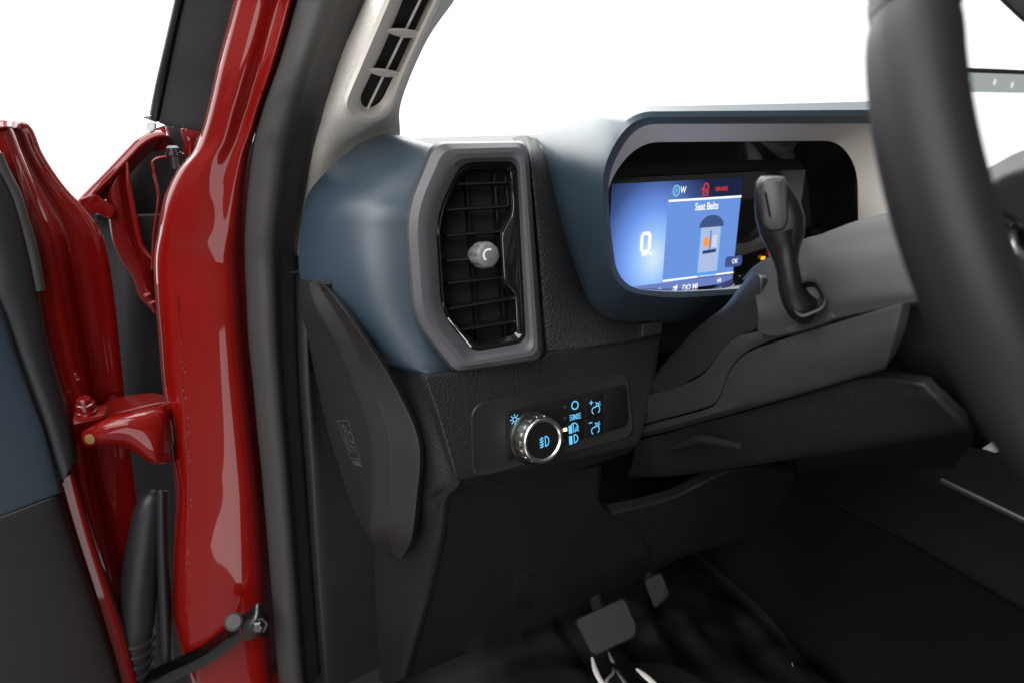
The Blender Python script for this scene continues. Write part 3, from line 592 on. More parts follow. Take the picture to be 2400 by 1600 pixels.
strokes('door_ajar_icon', FSn(1652, 444), [[(-.0030, .002), (-.0025, .0055), (0, .0070), (.0025, .0055), (.0030, .002), (.0030, -.0065), (-.0030, -.0065), (-.0030, .002)], [(0, .001), (0, -.004)], [(-.003, .002), (-.0055, .000)]], .0017, E_RED, disp, c=.002)
text('brake_text', FSn(1689, 443), 'BRAKE', .0062, E_RED, disp, c=.002, sx=.95)
strokes('speed_digit', FSn(1511, 568), [[(-.0035, .010), (.0035, .010), (.0052, .0075), (.0052, -.0075), (.0035, -.010), (-.0035, -.010), (-.0052, -.0075), (-.0052, .0075), (-.0035, .010)]], .0042, E_WHITE, disp, c=.002)
text('speed_unit', FSn(1514, 595), 'MPH', .0075, E_WHITE, disp, c=.002)
# top view of the car with one seat flagged
FC = FSn(1661, 572)
def cc(name, pts, m, c): return mk(name, [FC.p(a, b_, c) for a, b_ in pts], [tuple(range(len(pts)))], m, disp, recalc=False)
cc('car_picture_body', [(-.0178, .020), (-.012, .030), (.012, .030), (.0178, .020), (.0178, -.034), (.013, -.039), (-.013, -.039), (-.0178, -.034)], E_EDGE, .0014)
cc('car_picture_cabin', [(-.0145, .024), (.0145, .024), (.0145, -.033), (-.0145, -.033)], E_PALE, .0018)
cc('car_picture_windscreen', [(p[0], p[1]) for p in arc(0, .020, .0180, .014, 0, 180, 12)], emis('screen_slate', (.05, .09, .24), 1), .0022)
cc('car_picture_seats', [(-.010, -.007), (.010, -.006), (.010, -.010), (-.010, -.011)], E_NAVY, .0022)
cc('car_picture_console', [(-.0012, .016), (.0012, .016), (.0012, -.006), (-.0012, -.006)], emis('screen_grey_blue', (.18, .24, .42), 1), .0022)
cc('car_picture_seats', [(.003, .010), (.0100, .010), (.0100, -.004), (.003, -.004)], emis('screen_light', (.62, .70, .88), 1), .0022)
cc('car_picture_mirror', [(-.019, .016), (-.0150, .018), (-.0150, .015), (-.019, .0145)], E_EDGE, .0022)
cc('flagged_seat', [(-.0062+p[0], .003+p[1]) for p in arc(0, 0, .0046, .0062, 0, 360, 18)[:-1]], E_ORG, .0026)
FO = FSn(1718, 612); lp = rp([FO.p(-.014, -.0065, .002), FO.p(.012, -.0065, .002), FO.p(.012, .0065, .002), FO.p(-.014, .0065, .002)], .004, 5, 1)
mk('ok_button', lp, [tuple(range(len(lp)))], emis('screen_indigo', (.055, .085, .26), 1), disp, recalc=False)
text('ok_text', FSn(1719, 612), 'OK', .0078, E_WHITE, disp, c=.0025, sx=.8)
ab = FS.ab(1470, 690); sq('status_strip', X0+.003, X1, Z0, uu-.0025, emis('screen_strip', (.15, .22, .55), 1), .0006, disp)
text('odometer_text', FSn(1540, 680), '000', .0062, E_WHITE, disp, c=.002); text('range_text', FSn(1615, 672), 'DO MI', .0088, E_WHITE, disp, c=.002, sx=.9)
text('trip_text', FSn(1683, 657), '68', .0062, E_WHITE, disp, c=.002); text('distance_text', FSn(1738, 649), '1.0 mi', .0062, E_WHITE, disp, c=.002, sx=.8)
strokes('fuel_icon', FSn(1578, 676), [[(-.004, -.003), (.001, -.003), (.001, .002), (-.002, .0015)], [(.003, -.003), (.003, .004)]], .0022, E_WHITE, disp, c=.002)
strokes('amber_telltale', FSn(1787, 605), [[(-.0035, 0), (.0035, 0)]], .004, E_AMB, disp, c=.001)
strokes('red_telltale', FSn(1806, 588), [[(0, -.006), (0, .008)]], .006, E_RED, disp, c=.001)
sq('sensor_tab', *FS.ab(1574, 700)[:1], FS.ab(1616, 690)[0], Z0-.012, Z0-.002, emis('dull_tab', (.03, .028, .03), 1) if False else BLKF, .004, disp)
# end piece of the pad below the pod
grid('pad_end', [[PY(1508, 760, .594), PY(1552, 752, .594)], [PY(1506, 788, .590), PY(1550, 779, .590)]], 6, 6, BLKF, dash, roll=.001, th=.02)
box('column_gap_filler', V((.52, .70, .98)), (.14, .04, .07), VOID, dash, bev=0)
# lower dash: side return, front face, knee panel -----------------------------------
rows = [[PY(880, 846, .675), PY(940, 860, .625), PY(990, 880, .590), PY(1003, 884, .582), PY(1012, 884, .580)],
        [PY(900, 978, .675), PY(970, 978, .604), PY(1020, 978, .578), PY(1034, 978, .570), PY(1044, 978, .569)],
        [PY(930, 1120, .67), PY(1000, 1120, .588), PY(1056, 1120, .566), PY(1074, 1120, .558), PY(1084, 1120, .558)],
        [PY(900, 1180, .675), PY(980, 1176, .604), PY(1024, 1173, .585), PY(1041, 1172, .577), PY(1052, 1172, .577)],
        [PY(880, 1263, .69), PY(960, 1263, .63), PY(1010, 1263, .60), PY(1029, 1263, .593), PY(1040, 1263, .593)],
        [PY(880, 1400, .70), PY(940, 1400, .655), PY(978, 1400, .63), PY(998, 1400, .622), PY(1008, 1400, .622)],
        [PY(890, 1600, .71), PY(915, 1600, .685), PY(930, 1595, .66), PY(944, 1592, .65), PY(954, 1590, .65)]]
grid('dash_side_return', rows, 40, 60, BLK, dash, roll=.001, th=.01)
q0, q1, q2, q3 = PY(1090, 970, .569), PY(1330, 920, .58), PY(1350, 1062, .57), PY(1110, 1104, .558)
fn = (q2-q3).cross(q0-q3); fn = fn if fn.dot(EYE-q0) > 0 else -fn
FL = Frame((q0+q1+q2+q3)/4, fn, q1-q0)
rows = [[PY(1000, 884, .583), PY(1067, 874, .584), PY(1262, 844, .590), PY(1310, 824, .594), PY(1548, 782, .60)],
        [PY(1032, 978, .570), PY(1090, 970, .569), PY(1262, 940, .577), PY(1330, 920, .58), PY(1532, 888, .588)],
        [PY(1072, 1112, .558), PY(1110, 1104, .558), PY(1262, 1078, .566), PY(1350, 1062, .57), PY(1496, 1030, .578)],
        [PY(1074, 1128, .562), PY(1110, 1122, .562), PY(1262, 1096, .571), PY(1350, 1080, .576), PY(1488, 1046, .584)],
        [PY(1060, 1150, .574), PY(1110, 1140, .576), PY(1262, 1116, .585), PY(1350, 1100, .59), PY(1470, 1062, .60)]]
for k_, cs in ((0, [(1000, 884), (1067, 874), (1262, 844), (1310, 824), (1548, 782)]), (1, [(1032, 978), (1090, 970), (1262, 940), (1330, 920), (1532, 888)]), (2, [(1070, 1108), (1110, 1102), (1262, 1076), (1350, 1058), (1500, 1026)])):
    rows[k_] = [FL.px(x, y) for x, y in cs]
lower = grid('lower_dash', rows, 70, 60, LEA, dash, roll=.0015, th=.012)
rows = [[PY(1046, 1160, .578), PY(1150, 1140, .584), PY(1300, 1115, .592), PY(1390, 1100, .60), PY(1408, 1096, .604)],
        [PY(1038, 1180, .580), PY(1150, 1172, .590), PY(1300, 1160, .60), PY(1390, 1165, .605), PY(1408, 1180, .61)],
        [PY(1026, 1263, .596), PY(1150, 1263, .605), PY(1300, 1255, .615), PY(1400, 1235, .62), PY(1460, 1222, .622)],
        [PY(996, 1400, .625), PY(1130, 1400, .632), PY(1270, 1380, .638), PY(1420, 1330, .64), PY(1520, 1290, .635)],
        [PY(945, 1592, .655), PY(1080, 1535, .66), PY(1240, 1470, .662), PY(1402, 1400, .662), PY(1506, 1354, .66)]]
grid('knee_panel', rows, 50, 50, BLK, dash, roll=.003, th=.015)
rows = [[PY(1420, 1210, .618), PY(1580, 1168, .612), PY(1720, 1104, .60), PY(1860, 1110, .60)], [PY(1450, 1250, .632), PY(1600, 1220, .622), PY(1740, 1160, .61), PY(1870, 1150, .61)], [PY(1490, 1320, .648), PY(1600, 1290, .642), PY(1740, 1240, .64), PY(1850, 1215, .635)], [PY(1508, 1354, .658), PY(1600, 1305, .655), PY(1740, 1262, .65), PY(1840, 1240, .65)]]
grid('knee_panel_inner', rows, 30, 20, BLK, dash, roll=.003, th=.012)
kp = bpy.data.objects['knee_panel']; K_ = tree(kp)
def on_knee(x, y): d = ray(x, y).normalized(); h = K_.ray_cast(EYE, d); return h[0]-d*.0008
ac = [on_knee(x, y) for x, y in [(1204, 1352), (1266, 1336), (1250, 1420), (1194, 1436)]]
an = (ac[1]-ac[0]).cross(ac[3]-ac[0]); an = an if an.dot(EYE-ac[0]) > 0 else -an
plate('access_cover', rp(ac, .004, 4, 1), an, .0012, BLK, dash, bev=.0006)
# light switch panel -----------------------------------------------------------------
FL = Frame(FL.o+FL.n*.0018, FL.n, FL.u)
PO = [(1104, 950), (1466, 868), (1482, 990), (1455, 1028), (1105, 1122)]
PO = [(1103, 948), (1472, 866), (1488, 1022), (1108, 1122)]
def ll(pts, c, r): return rp([FL.px(x, y, c) for x, y in pts], r, 8, 3)
PI = [(1109, 953), (1468, 873), (1482, 1016), (1113, 1115)]
PJ = [(1118, 962), (1462, 886), (1474, 1008), (1120, 1106)]
lsw = loft('light_switch_panel', [ll(PO, -.006, .016), ll(PO, -.0012, .016), ll([(a*.5+b*.5, c*.5+d*.5) for (a, c), (b, d) in zip(PO, PI)], .0002, .016), ll(PI, -.0002, .015), ll(PI, -.0002, .015)], BLKF, dash, (False, True), sharp=30)
IP = [(1189, 966), (1468, 900), (1474, 996), (1190, 1078)]
swp = plate('switch_insert', ll(IP, .0016, [.003, .004, .012, .003]), FL.n, .003, PIANO if False else mat('switch_black', (.009, .009, .009), .36), lsw, bev=.0006)
BT = [(1374, 931), (1411, 922), (1411, 1017), (1371, 1025)]
plate('dimmer_button', ll([(1374, 931), (1412, 921), (1411, 971), (1373, 980)], .0026, .002), FL.n, .002, MATS['switch_black'], lsw, bev=.0005)
plate('dimmer_button', ll([(1373, 982), (1411, 973), (1410, 1016), (1371, 1026)], .0026, .002), FL.n, .002, MATS['switch_black'], lsw, bev=.0005)
plate('blank_switch', ll([(1416, 921), (1466, 908), (1466, 996), (1415, 1012)], .0022, [.001, .002, .008, .001]), FL.n, .002, MATS['switch_black'], lsw, bev=.0005)
FKn = Frame(FL.px(1250, 1022, 0), FL.n+V((-.02, 0, .0)), FL.u)
lathe('knob_collar', FKn, [(.0285, 0), (.0285, .002), (.027, .0035), (.024, .0035)], MATS['switch_black'], lsw, 48, (True, False))
lathe('knob_skirt', FKn, [(.0235, .002), (.0240, .004), (.0235, .012), (.0230, .0165)], mat('knob_side_chrome', (.55, .53, .50), .32, metal=1), lsw, 48, (False, False), knurl=0, sharp=12)
for k in range(16):
    a = k*2*math.pi/16
    F = Frame(FKn.p(.0236*math.cos(a), .0236*math.sin(a), .0085), FKn.u*math.cos(a)+FKn.v*math.sin(a), FKn.n)
    plate('knob_flute', rp([F.p(-.0045, -.0026, .0008), F.p(.0045, -.0026, .0008), F.p(.0045, .0026, .0008), F.p(-.0045, .0026, .0008)], .001, 3, 0), F.n, .0012, MATS['knob_side_chrome'], lsw, bev=.0003)
lathe('knob_ring', FKn, [(.0230, .0160), (.0236, .0175), (.0234, .0195), (.0222, .0210), (.0200, .0208), (.0188, .0190)], CHROME, lsw, 64, (False, False), sharp=60)
lathe('knob_face', FKn, [(.0190, .017), (.0190, .0188), (.0, .0192)], MATS['switch_black'], lsw, 48, (False, False))
u = .0011
FI = Frame(FKn.p(.0005, -.001), FKn.n, FKn.u)
strokes('fog_lamp_icon', FI, [arc(.0012, 0, .0042, .0052, -90, 90)+[(.0012, -.0052), (.0012, .0052)][::-1][:1], [(.0012, .0052), (.0012, -.0052)], [(-.0008, .004), (-.0056, .0028)], [(-.0008, .0012), (-.0056, .0)], [(-.0008, -.0016), (-.0056, -.0028)], [(-.0008, -.0042), (-.0056, -.0054)], [(-.0030, .0052), (-.0036, .002), (-.0026, -.001), (-.0036, -.0058)]], .0010, ICON, lsw, c=.0203)
FI = FL.at(1204, 981)
strokes('lamp_icon', FI, [arc(0, 0, .0024, .0024, 0, 360)]+[[(.0034*math.cos(a), .0034*math.sin(a)), (.0056*math.cos(a), .0056*math.sin(a))] for a in [k*math.pi/4 for k in range(8)]], .0010, ICON, lsw, c=.0021)
FI = FL.at(1345, 948); strokes('off_icon', FI, [arc(0, 0, .0042, .0042, 0, 360, 20)], .0013, ICON, lsw, c=.0021)
FI = FL.at(1344, 975)
strokes('side_lamp_icon', FI, [arc(-.0012, 0, .0018, .0026, -90, 90)+[(-.0012, .0026)], [(-.0014, .0028), (-.0014, -.0028)], [(.0036, .0028), (.0036, -.0028)], arc(.0036, 0, .0020, .0026, 90, 270)]+[[(-.0024, k*.0020), (-.0064, k*.0028)] for k in (-1, 0, 1)]+[[(.0046, k*.0020), (.0082, k*.0028)] for k in (-1, 0, 1)], .0010, ICON, lsw, c=.0021)
FI = FL.at(1342, 1001)
strokes('auto_lamp_icon', FI, [arc(.0004, 0, .0052, .0052, -20, 180), [(-.0004, .0050), (-.0004, -.0048)], [(.0012, -.0050), (.0036, .0012), (.0060, -.0050)], [(.0022, -.0030), (.0050, -.0030)]], .0012, ICON, lsw, c=.0021)
strokes('auto_lamp_beam', FI, [[(-.0044, .0036), (-.0044, -.0052)]], .0044, ICON, lsw, c=.0021)
FI = FL.at(1341, 1027)
strokes('head_lamp_icon', FI, [arc(.0012, 0, .0048, .0044, -90, 90), [(.0012, .0044), (.0012, -.0044)]], .0012, ICON, lsw, c=.0021); strokes('head_lamp_beam', FI, [[(-.0034, .0042), (-.0034, -.0052)]], .0042, ICON, lsw, c=.0021)
for (cx, cy, sg) in [(1391, 953, 1), (1390, 1000, 0)]:
    FI = FL.at(cx, cy)
    strokes('dimmer_icon', FI, [arc(-.0014, -.0030, .0032, .0036, 60, 250), arc(.0030, -.0022, .0030, .0040, -80, 60), arc(.0036, .0026, .0017, .0017, 0, 360), [(.0058, .0046), (.0072, .0056)], [(.0062, .0024), (.0078, .0024)], [(.0018, .0044), (.0008, .0056)], [(.0, .0016), (.0016, .0006)]]+([[(-.0074, .0062), (-.0026, .0062)], [(-.0050, .0086), (-.0050, .0038)]] if sg else [[(-.0078, .0066), (-.0028, .0066)]]), .0011, ICON, lsw, c=.0030)
for k, (cx, cy) in enumerate([(1322, 952), (1322, 979), (1322, 1005), (1320, 1031)]):
    FI = FL.at(cx, cy); plate('indicator_lamp', rp([FI.p(-.0022, -.0016, .0022), FI.p(.0022, -.0016, .0022), FI.p(.0022, .0016, .0022), FI.p(-.0022, .0016, .0022)], .0004, 2, 0), FL.n, .0006, AMBER if k == 2 else DIMLAMP, lsw, bev=.0001)
# centre touchscreen
TS = Frame(PY(2330, 300, .62), V((0, -1, 0)), V((1, 0, 0)))
ta, tz = TS.ab(2240, 158); ta -= .05; tz1 = tz+.0; te = ta+.30
tsd = plate('centre_display', rp([TS.p(ta, tz-.19, 0), TS.p(te, tz-.19, 0), TS.p(te, tz, 0), TS.p(ta, tz, 0)], .006, 4, 1), TS.n, .02, mat('bezel_slate', (.02, .03, .035), .4), dash, bev=.0015)
def tq(name, a0, a1, b0, b1, m, c): return mk(name, [TS.p(a0, b0, c), TS.p(a1, b0, c), TS.p(a1, b1, c), TS.p(a0, b1, c)], [(0, 1, 2, 3)], m, tsd, recalc=False)
tq('status_bar', ta+.006, te-.006, tz-.030, tz-.006, E_GREY, .0006); tq('map_screen', ta+.006, te-.006, tz-.185, tz-.030, E_MAP, .0006)
E_SOFT = emis('status_icon_pale', (.75, .80, .76), 1)
for (x, y) in [(2259, 183), (2264, 190), (2329, 193), (2370, 200)]:
    F = TS.at(x, y); mk('status_icon', [F.p(*q, .0014) for q in arc(0, 0, .0032, .0044, 0, 360, 12)[:-1]], [tuple(range(12))], E_SOFT, tsd, recalc=False)
box('display_mount', V((TS.p((ta+te)/2, 0).x, .70, 1.08)), (.12, .06, .08), BLKD, dash, bev=.01)

# ================================================================ STEERING COLUMN
colm = thing('steering_column', 'black plastic steering column shroud with soft boot and tilt lever below', 'steering column', (.47, .42, .85))
# upper shroud: silhouettes on x=.44, side on x~.385
def XS(px):
    K = [(1440, .462), (1480, .455), (1530, .443), (1650, .415), (1780, .397), (1900, .389), (2100, .385), (2400, .385)]
    for (a, xa), (b, xb) in zip(K, K[1:]):
        if px <= b: return xa+(xb-xa)*max(0, (px-a)/(b-a))
    return .385
def PS(px, py, o=0): return PX(px, py, XS(px)+o)
T = [(1742, 655), (1770, 625), (1812, 599), (1882, 562), (1925, 549), (2014, 516), (2120, 490)]
A = [(1762, 668), (1790, 640), (1826, 622), (1900, 600), (1945, 590), (2025, 575), (2130, 560)]
B = [(1776, 720), (1800, 720), (1838, 715), (1900, 705), (1955, 690), (2040, 680), (2140, 670)]
Cc = [(1776, 776), (1800, 785), (1842, 782), (1900, 765), (1960, 745), (2050, 725), (2150, 705)]
rows = [[PX(x, y, .50) for x, y in T], [PX(x, y, .445) for x, y in T], [PX(x, y, .418) for x, y in A], [PX(x, y, .396) for x, y in B], [PX(x, y, .392) for x, y in Cc]]
rows[0] = [p+V((.05, .01, -.02)) for p in rows[1]]
grid('upper_shroud', rows, 60, 40, COLP, colm, roll=.001, th=.006)
D0 = [(1450, 942), (1540, 922), (1606, 900), (1652, 874), (1688, 826), (1726, 792), (1776, 778), (1790, 776)]
D1 = [(1450, 1010), (1550, 982), (1648, 956), (1680, 934), (1708, 866), (1748, 824), (1800, 801), (1842, 789)]
rows = [[PS(x, y, .003) for x, y in D0], [PS(x, y+2, 0) for x, y in [((a+c)/2, (b_+d)/2) for (a, b_), (c, d) in zip(D0, D1)]], [PS(x, y-2, .001) for x, y in D1]]
grid('shroud_band', rows, 60, 10, COLP, colm, roll=.001, th=.006)
E1 = [(1450, 1036), (1580, 1006), (1660, 984), (1740, 962), (1800, 945), (1900, 916), (2000, 886), (2075, 864)]
D1b = [(1452, 1014), (1552, 986), (1650, 960), (1683, 938), (1712, 870), (1752, 828), (1845, 793), (2110, 715)]
rows = [[PS(x, y, .001) for x, y in D1b], [PS((a+c)/2, (b_+d)/2, -.003) for (a, b_), (c, d) in zip(D1b, E1)], [PS(x, y-8, 0) for x, y in E1], [PS(x, y, .008) for x, y in E1]]
grid('side_shroud', rows, 60, 24, COLP, colm, roll=.001, th=.006)
G1 = [(1474, 1118), (1580, 1112), (1744, 1089), (1882, 1068), (2000, 1050), (2100, 1033), (2185, 1018), (2262, 1006)]
E2 = [(1492, 1034), (1580, 1012), (1660, 990), (1740, 968), (1820, 946), (1930, 914), (2040, 888), (2160, 905)]
rows = [[PS(x, y, .012) for x, y in E2], [PS((a*.6+c*.4), (b_*.6+d*.4), .018) for (a, b_), (c, d) in zip(E2, G1)], [PS(x, y-4, .035) for x, y in G1], [PS(x, y+2, .06) for x, y in G1]]
grid('lower_shroud', rows, 60, 30, BLK, colm, roll=.002, th=.006)
rows = [[PX(x, y+3, .43) for x, y in [(1880, 1070), (2000, 1053), (2120, 1033), (2262, 1010)]], [PX(x, y, .445) for x, y in [(1870, 1090), (2000, 1080), (2130, 1064), (2270, 1040)]], [PX(x, y, .47) for x, y in [(1875, 1106), (2000, 1104), (2130, 1102), (2225, 1096)]]]
grid('shroud_underside', rows, 30, 14, BLKD, colm, roll=.003, th=.006)
# tilt lever
tube('tilt_lever', [PS(x, y, .002) for x, y in [(1575, 1052), (1610, 1040), (1645, 1030), (1680, 1035), (1730, 1044)]], [.003, .0045, .005, .0045, .003], LEATH, colm, 12, 30)
# soft boot between shroud and dash
b0_ = [(1470, 1000), (1505, 925), (1560, 850), (1630, 775), (1698, 720), (1730, 680), (1762, 640)]
b1_ = [(1530, 990), (1545, 925), (1600, 860), (1670, 790), (1725, 730), (1752, 690), (1778, 652)]
b2_ = [(1560, 985), (1600, 905), (1650, 868), (1690, 820), (1738, 782), (1768, 765), (1782, 700)]
rows = [[PS(x, y, .055) for x, y in b0_], [PS(x, y, .018) for x, y in b0_], [PS(x, y, .008) for x, y in b1_], [PS(x, y, .007) for x, y in b2_]]
grid('soft_boot', rows, 50, 30, mat('boot_skin', (.017, .017, .018), .42, bump=.2, bscale=60), colm, roll=.002, th=.004)
# stalk mounting plate
rows = [[PX(1838, 662, .407), PX(1868, 646, .407), PX(1905, 644, .408), PX(1925, 690, .402)], [PX(1840, 720, .399), PX(1870, 712, .398), PX(1915, 706, .397), PX(1940, 720, .395)], [PX(1842, 780, .391), PX(1875, 772, .391), PX(1920, 758, .391), PX(1955, 744, .391)]]
mp_ = grid('stalk_plate', rows, 20, 16, COLP, colm, roll=.001, th=.004)
wl = [(1858, 672), (1880, 655), (1912, 652), (1940, 700), (1930, 725), (1880, 745), (1862, 735)]
F = Frame(PX(1900, 700, .3885), (EYE-PX(1900, 700, .4)), V((1, 0, 0)))
STK_S = mat('socket_black', (.007, .007, .0075), .45)
loft('stalk_socket', [rp([F.px(x, y, .002) for x, y in wl], .006, 4, 1), rp([F.px(x, y, .005) for x, y in wl], .006, 4, 1), rp([F.px(1896+(x-1896)*.86, 698+(y-698)*.86, .0045) for x, y in wl], .006, 4, 1), rp([F.px(1900+(x-1896)*.6, 700+(y-698)*.6, -.006) for x, y in wl], .006, 4, 1)], STK_S, colm, (False, True), sharp=35)

# control stalk
STK = mat('stalk_black', (.006, .006, .0065), .38, vary=.04)
stalk = thing('control_stalk', 'black lever with broad flat paddle head rising from the steering column', 'stalk', PX(1890, 720, .39))
pth = [PX(1895, 725, .398), PX(1875, 715, .388), PX(1856, 680, .381), PX(1846, 630, .378), PX(1838, 580, .377), PX(1830, 545, .376)]
tube('arm', pth, [.012, .0105, .0088, .0078, .0085, .0115], STK, stalk, 20, 40)
FH = Frame(PX(1815, 500, .378), (EYE-PX(1815, 500, .378))+V((-.02, 0, .06)), V((1, -.2, .15)))
secs = [(655, 1824, 1870, .008), (615, 1812, 1871, .0095), (588, 1800, 1874, .011), (550, 1780, 1886, .0135), (510, 1770, 1887, .015), (478, 1768, 1877, .015), (446, 1768, 1858, .0135), (428, 1771, 1846, .011), (416, 1782, 1838, .007)]
loops = []
for (yy, xl, xr_, dp) in secs:
    l_, r_ = FH.px(xl, yy), FH.px(xr_, yy); c = (l_+r_)/2; hw = (r_-l_)/2; lp = []
    for k in range(28):
        a = 2*math.pi*k/28; cx_, sx_ = math.cos(a), math.sin(a)
        lp.append(c+hw*math.copysign(abs(cx_)**.75, cx_)+FH.n*(dp*math.copysign(abs(sx_)**.7, sx_)))
    loops.append(lp)
hd = loft('paddle_head', loops, STK, stalk, (True, True), sharp=60)
fp = [(1779, 425), (1800, 414), (1836, 413), (1846, 425), (1848, 520), (1836, 540), (1800, 542), (1788, 525)]
plate('face_panel', rp([FH.px(x, y, .0175) for x, y in fp], .003, 4, 1), FH.n, .008, mat('stalk_face', (.026, .024, .025), .42, bump=.1, bscale=1500), stalk, bev=.003)
plate('side_button', rp([FH.px(x, y, .0181) for x, y in [(1790, 448), (1797, 452), (1808, 512), (1802, 508)]], .001, 3, 0), FH.n, .003, BLKD, stalk, bev=.0004)

# ================================================================ STEERING WHEEL
C0 = V((.469, .1743, 1.1654)); tl = .486; WR = .2027
FWh = Frame(C0, V((0, -math.cos(tl), math.sin(tl))), V((1, 0, 0)))
wheel = thing('steering_wheel', 'black leather steering wheel with pebbled airbag pad and silver spoke trim', 'steering wheel', C0)
def rimarc(name, a0, a1, n, m, r0=.0166):
    loops = []
    for i in range(n+1):
        a = math.radians(a0+(a1-a0)*i/n); c = FWh.p(WR*math.cos(a), WR*math.sin(a)); e1 = FWh.u*math.cos(a)+FWh.v*math.sin(a)
        edge = min(i, n-i); rr_ = r0-(.0012 if edge == 0 else .0003 if edge == 1 else 0)
        loops.append([c+e1*(rr_*1.0*math.cos(b))+FWh.n*(rr_*1.12*math.sin(b)) for b in [2*math.pi*k/28 for k in range(28)]])
    return loft(name, loops, m, wheel, (True, True), sharp=60)
rimarc('rim', 156.6, 383.4, 120, LEATH); rimarc('rim_upper_section', 156.2, 23.8, 70, LEATHP, .0168)
# airbag pad, spoke
pad = [(2286, 446), (2330, 412), (2400, 390), (2620, 370), (2700, 600), (2430, 552), (2346, 506), (2298, 478)]
def wl_(pts, c, k=1): 
    cx = sum(p[0] for p in pts)/len(pts); cy = sum(p[1] for p in pts)/len(pts)
    return rp([FWh.px(cx+(x-cx)*k, cy+(y-cy)*k, c) for x, y in pts], .012, 5, 2)
loft('airbag_pad', [wl_(pad, -.075), wl_(pad, -.045), wl_(pad, -.038, .985), wl_(pad, -.033, .93), wl_(pad, -.030, .8)], LEATHP, wheel, (True, True), sharp=60)
spk = [(2296, 486), (2346, 512), (2430, 560), (2640, 640), (2640, 930), (2460, 800), (2350, 640)]
loft('spoke', [wl_(spk, -.085), wl_(spk, -.050), wl_(spk, -.046, .98)], mat('spoke_black', (.05, .044, .04), .4), wheel, (True, True))
tube('spoke_trim', [FWh.px(x, y, -.045) for x, y in [(2376, 532), (2372, 545), (2374, 572), (2384, 590), (2402, 604)]], .0022, CHROME, wheel, 8, 30)
plate('spoke_button', rp([FWh.px(x, y, -.0435) for x, y in [(2382, 536), (2440, 560), (2450, 640), (2388, 590)]], .003, 4, 1), FWh.n, .004, PIANO, wheel)
rsp = [(.195, .012), (.195, -.022), (.12, -.030), (.06, -.035), (.06, .018), (.12, .014)]
loft('spoke', [rp([FWh.p(a, b_, c) for a, b_ in rsp], .008, 4, 2) for c in (-.018, .006)], MATS['spoke_black'], wheel, (True, True))
bsp = [(-.03, -.05), (.03, -.05), (.035, -.195), (-.035, -.195)]
loft('spoke', [rp([FWh.p(a, b_, c) for a, b_ in bsp], .008, 4, 2) for c in (-.018, .006)], MATS['spoke_black'], wheel, (True, True))
FHb = Frame(C0+V((.02, 0, -.035)), FWh.n, FWh.u)
lathe('hub_cover', FHb, [(.055, -.150), (.068, -.146), (.074, -.135), (.080, -.10), (.085, -.06), (.082, -.02), (.07, -.01)], mat('hub_black', (.014, .015, .018), .5), wheel, 48)

# ================================================================ REAR-VIEW MIRROR
FM = Frame(PX(2365, 10, .84), V((-.3, -1, -.05)), V((1, 0, 0)))
mir = thing('rearview_mirror', 'dark rounded interior mirror housing hanging at the windscreen top', 'mirror', FM.o)
mo = [(2300, -40), (2420, 74), (2560, 130), (2700, 40), (2560, -160), (2360, -200)]
loft('housing', [rp([FM.px(2480+(x-2480)*s, -30+(y+30)*s, c) for x, y in mo], .03, 6, 3) for s, c in ((.6, -.035), (.9, -.02), (1, -.004), (1, .004), (.97, .008))], mat('mirror_black', (.012, .016, .015), .5), mir, (True, True))
plate('mirror_glass', rp([FM.px(2480+(x-2480)*.93, -30+(y+30)*.93, .009) for x, y in mo], .03, 6, 3), FM.n, .002, CHROME, mir)
box('stem', FM.p(.08, .10, -.03), (.01, .01, .09), MATS['mirror_black'], mir)

# ================================================================ PEDALS, FILM, CONSOLE
brake = thing('brake_pedal', 'wide black rubber brake pedal pad hanging below the knee panel', 'pedal', PZ(1420, 1470, .62))
FP = Frame(PZ(1420, 1468, .625), V((-.15, -.80, .55)), V((1, -.1, 0)))
bp_ = [(1344, 1452), (1466, 1396), (1496, 1468), (1492, 1490), (1396, 1536), (1384, 1532)]
loft('pad', [rp([FP.px(x, y, c) for x, y in bp_], .008, 5, 2) for c in (-.014, .0)]+[rp([FP.px(1420+(x-1420)*.93, 1468+(y-1468)*.93, .004) for x, y in bp_], .008, 5, 2)], mat('pedal_rubber', (.017, .016, .0155), .55, bump=.2, bscale=900), brake, (True, True))
tube('arm', [FP.p(.0, .0, -.012), FP.p(0, 0, -.012)+(FP.o-EYE).normalized()*.10, FP.p(0, 0, -.012)+(FP.o-EYE).normalized()*.16+V((0, .04, .06))], .009, VOID, brake, 10, 16)  # arm takes the cavity black so it sinks into the footwell shade
acc = thing('accelerator_pedal', 'narrow black accelerator pedal in the dark footwell', 'pedal', PZ(1540, 1380, .64))
FA = Frame(PZ(1538, 1380, .64), V((-.1, -.85, .5)), V((1, 0, 0)))
ap_ = [(1508, 1358), (1550, 1338), (1572, 1394), (1534, 1428)]
loft('pad', [rp([FA.px(x, y, c) for x, y in ap_], .006, 4, 2) for c in (-.012, 0)]+[rp([FA.px(1540+(x-1540)*.9, 1380+(y-1380)*.9, .003) for x, y in ap_], .006, 4, 2)], MATS['pedal_rubber'], acc, (True, True))
tube('arm', [FA.p(0, 0, -.012), FA.p(0, 0, -.012)+(FA.o-EYE).normalized()*.10, FA.p(0, 0, -.012)+(FA.o-EYE).normalized()*.16+V((0, .04, .06))], .007, VOID, acc, 10, 16)  # coloured as footwell shade, like the brake arm
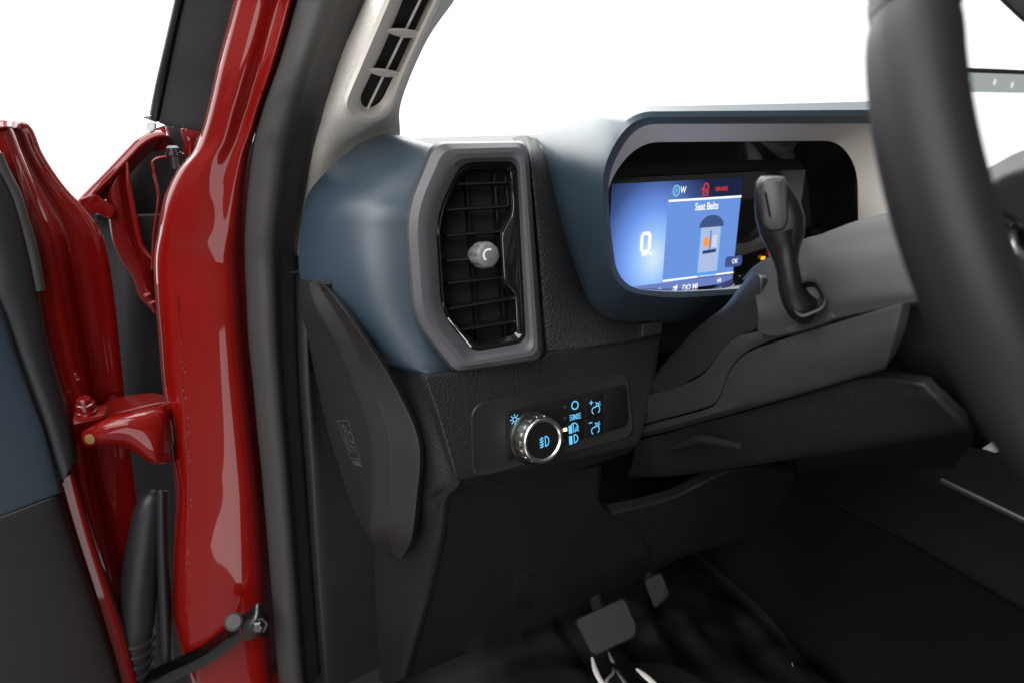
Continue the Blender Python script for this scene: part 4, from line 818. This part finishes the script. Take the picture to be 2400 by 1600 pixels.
# crumpled clear protective film on the floor
film = thing('protective_film', 'crumpled clear plastic film lying on the footwell floor under the brake pedal', 'plastic film', (.42, .56, .501))
nx, ny = 46, 34; vs = []; fs = []
random.seed(11); W = [(random.uniform(0, 6.28), random.uniform(18, 70), random.uniform(0, 6.28), random.uniform(.002, .007)) for _ in range(9)]
for j in range(ny):
    for i in range(nx):
        x = .25+.40*i/(nx-1); y = .38+.34*j/(ny-1); z = .512
        for (a, k, ph, am) in W: z += am*abs(math.sin((x*math.cos(a)+y*math.sin(a))*k+ph))
        vs.append(V((x, y, z)))
for j in range(ny-1):
    for i in range(nx-1): fs.append((j*nx+i, j*nx+i+1, (j+1)*nx+i+1, (j+1)*nx+i))
mk('sheet', vs, fs, glass, film, sharp=25)
GLINT = mat('film_glint', (.8, .76, .73), .2, coat=1)  # pale colour stands in for light reflected by the film
GLINT_DIM = mat('film_glint_dim', (.30, .27, .25), .25, coat=1)
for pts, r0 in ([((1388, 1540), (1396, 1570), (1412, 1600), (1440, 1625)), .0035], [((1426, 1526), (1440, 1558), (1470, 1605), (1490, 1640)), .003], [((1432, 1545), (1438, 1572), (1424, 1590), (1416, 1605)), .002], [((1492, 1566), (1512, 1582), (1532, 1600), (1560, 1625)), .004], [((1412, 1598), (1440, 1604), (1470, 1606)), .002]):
    tube('film_highlight', [PZ(x, y, .535) for x, y in pts], [r0*.5]+[r0]*(len(pts)-1), GLINT if r0 > .0032 else GLINT_DIM, film, 8, 24, flat=.5)  # pale ribbons shaped as the bright reflections on the film
# centre console
con_ = thing('centre_console', 'black centre console flank with moulded ridge beside the footwell', 'console', (.78, .2, .5))
def cons(prof, ys): return [[V((x, y, z)) for x, z in prof] for y in ys]
ys = [-.2, .1, .3, .42, .50, .60, .75, .95]
prof = lambda y: [(.665, .50), (.690, .60), (.700, .715), (.697, .732), (.705, .742), (.722, .760), (.733, .780), (.742, .795), (.760, .800), (.86, .80)]
rows = [[V((x+(.02 if y > .5 else 0), y, z-(.03*max(0, (y-.42)/.3)))) for x, z in prof(y)] for y in ys]
grid('flank', rows, 60, 40, BLKD, con_, roll=.002, th=.01, sharp=60)
tube('top_rail', [V((.742, y, .797-(.03*max(0, (y-.42)/.3)))) for y in (-.1, .1, .3, .42)], .004, mat('rail_grey', (.03, .029, .028), .4), con_, 10, 20)
plate('silver_insert', rp([PX(x, y, .80) for x, y in [(2304, 1050), (2350, 1020), (2372, 1040), (2336, 1060)]], .002, 3, 0), V((-.6, -.6, .5)), .006, PEARL, con_)
box('stack', V((.95, .66, .80)), (.16, .10, .26), BLKD, con_, bev=.02)
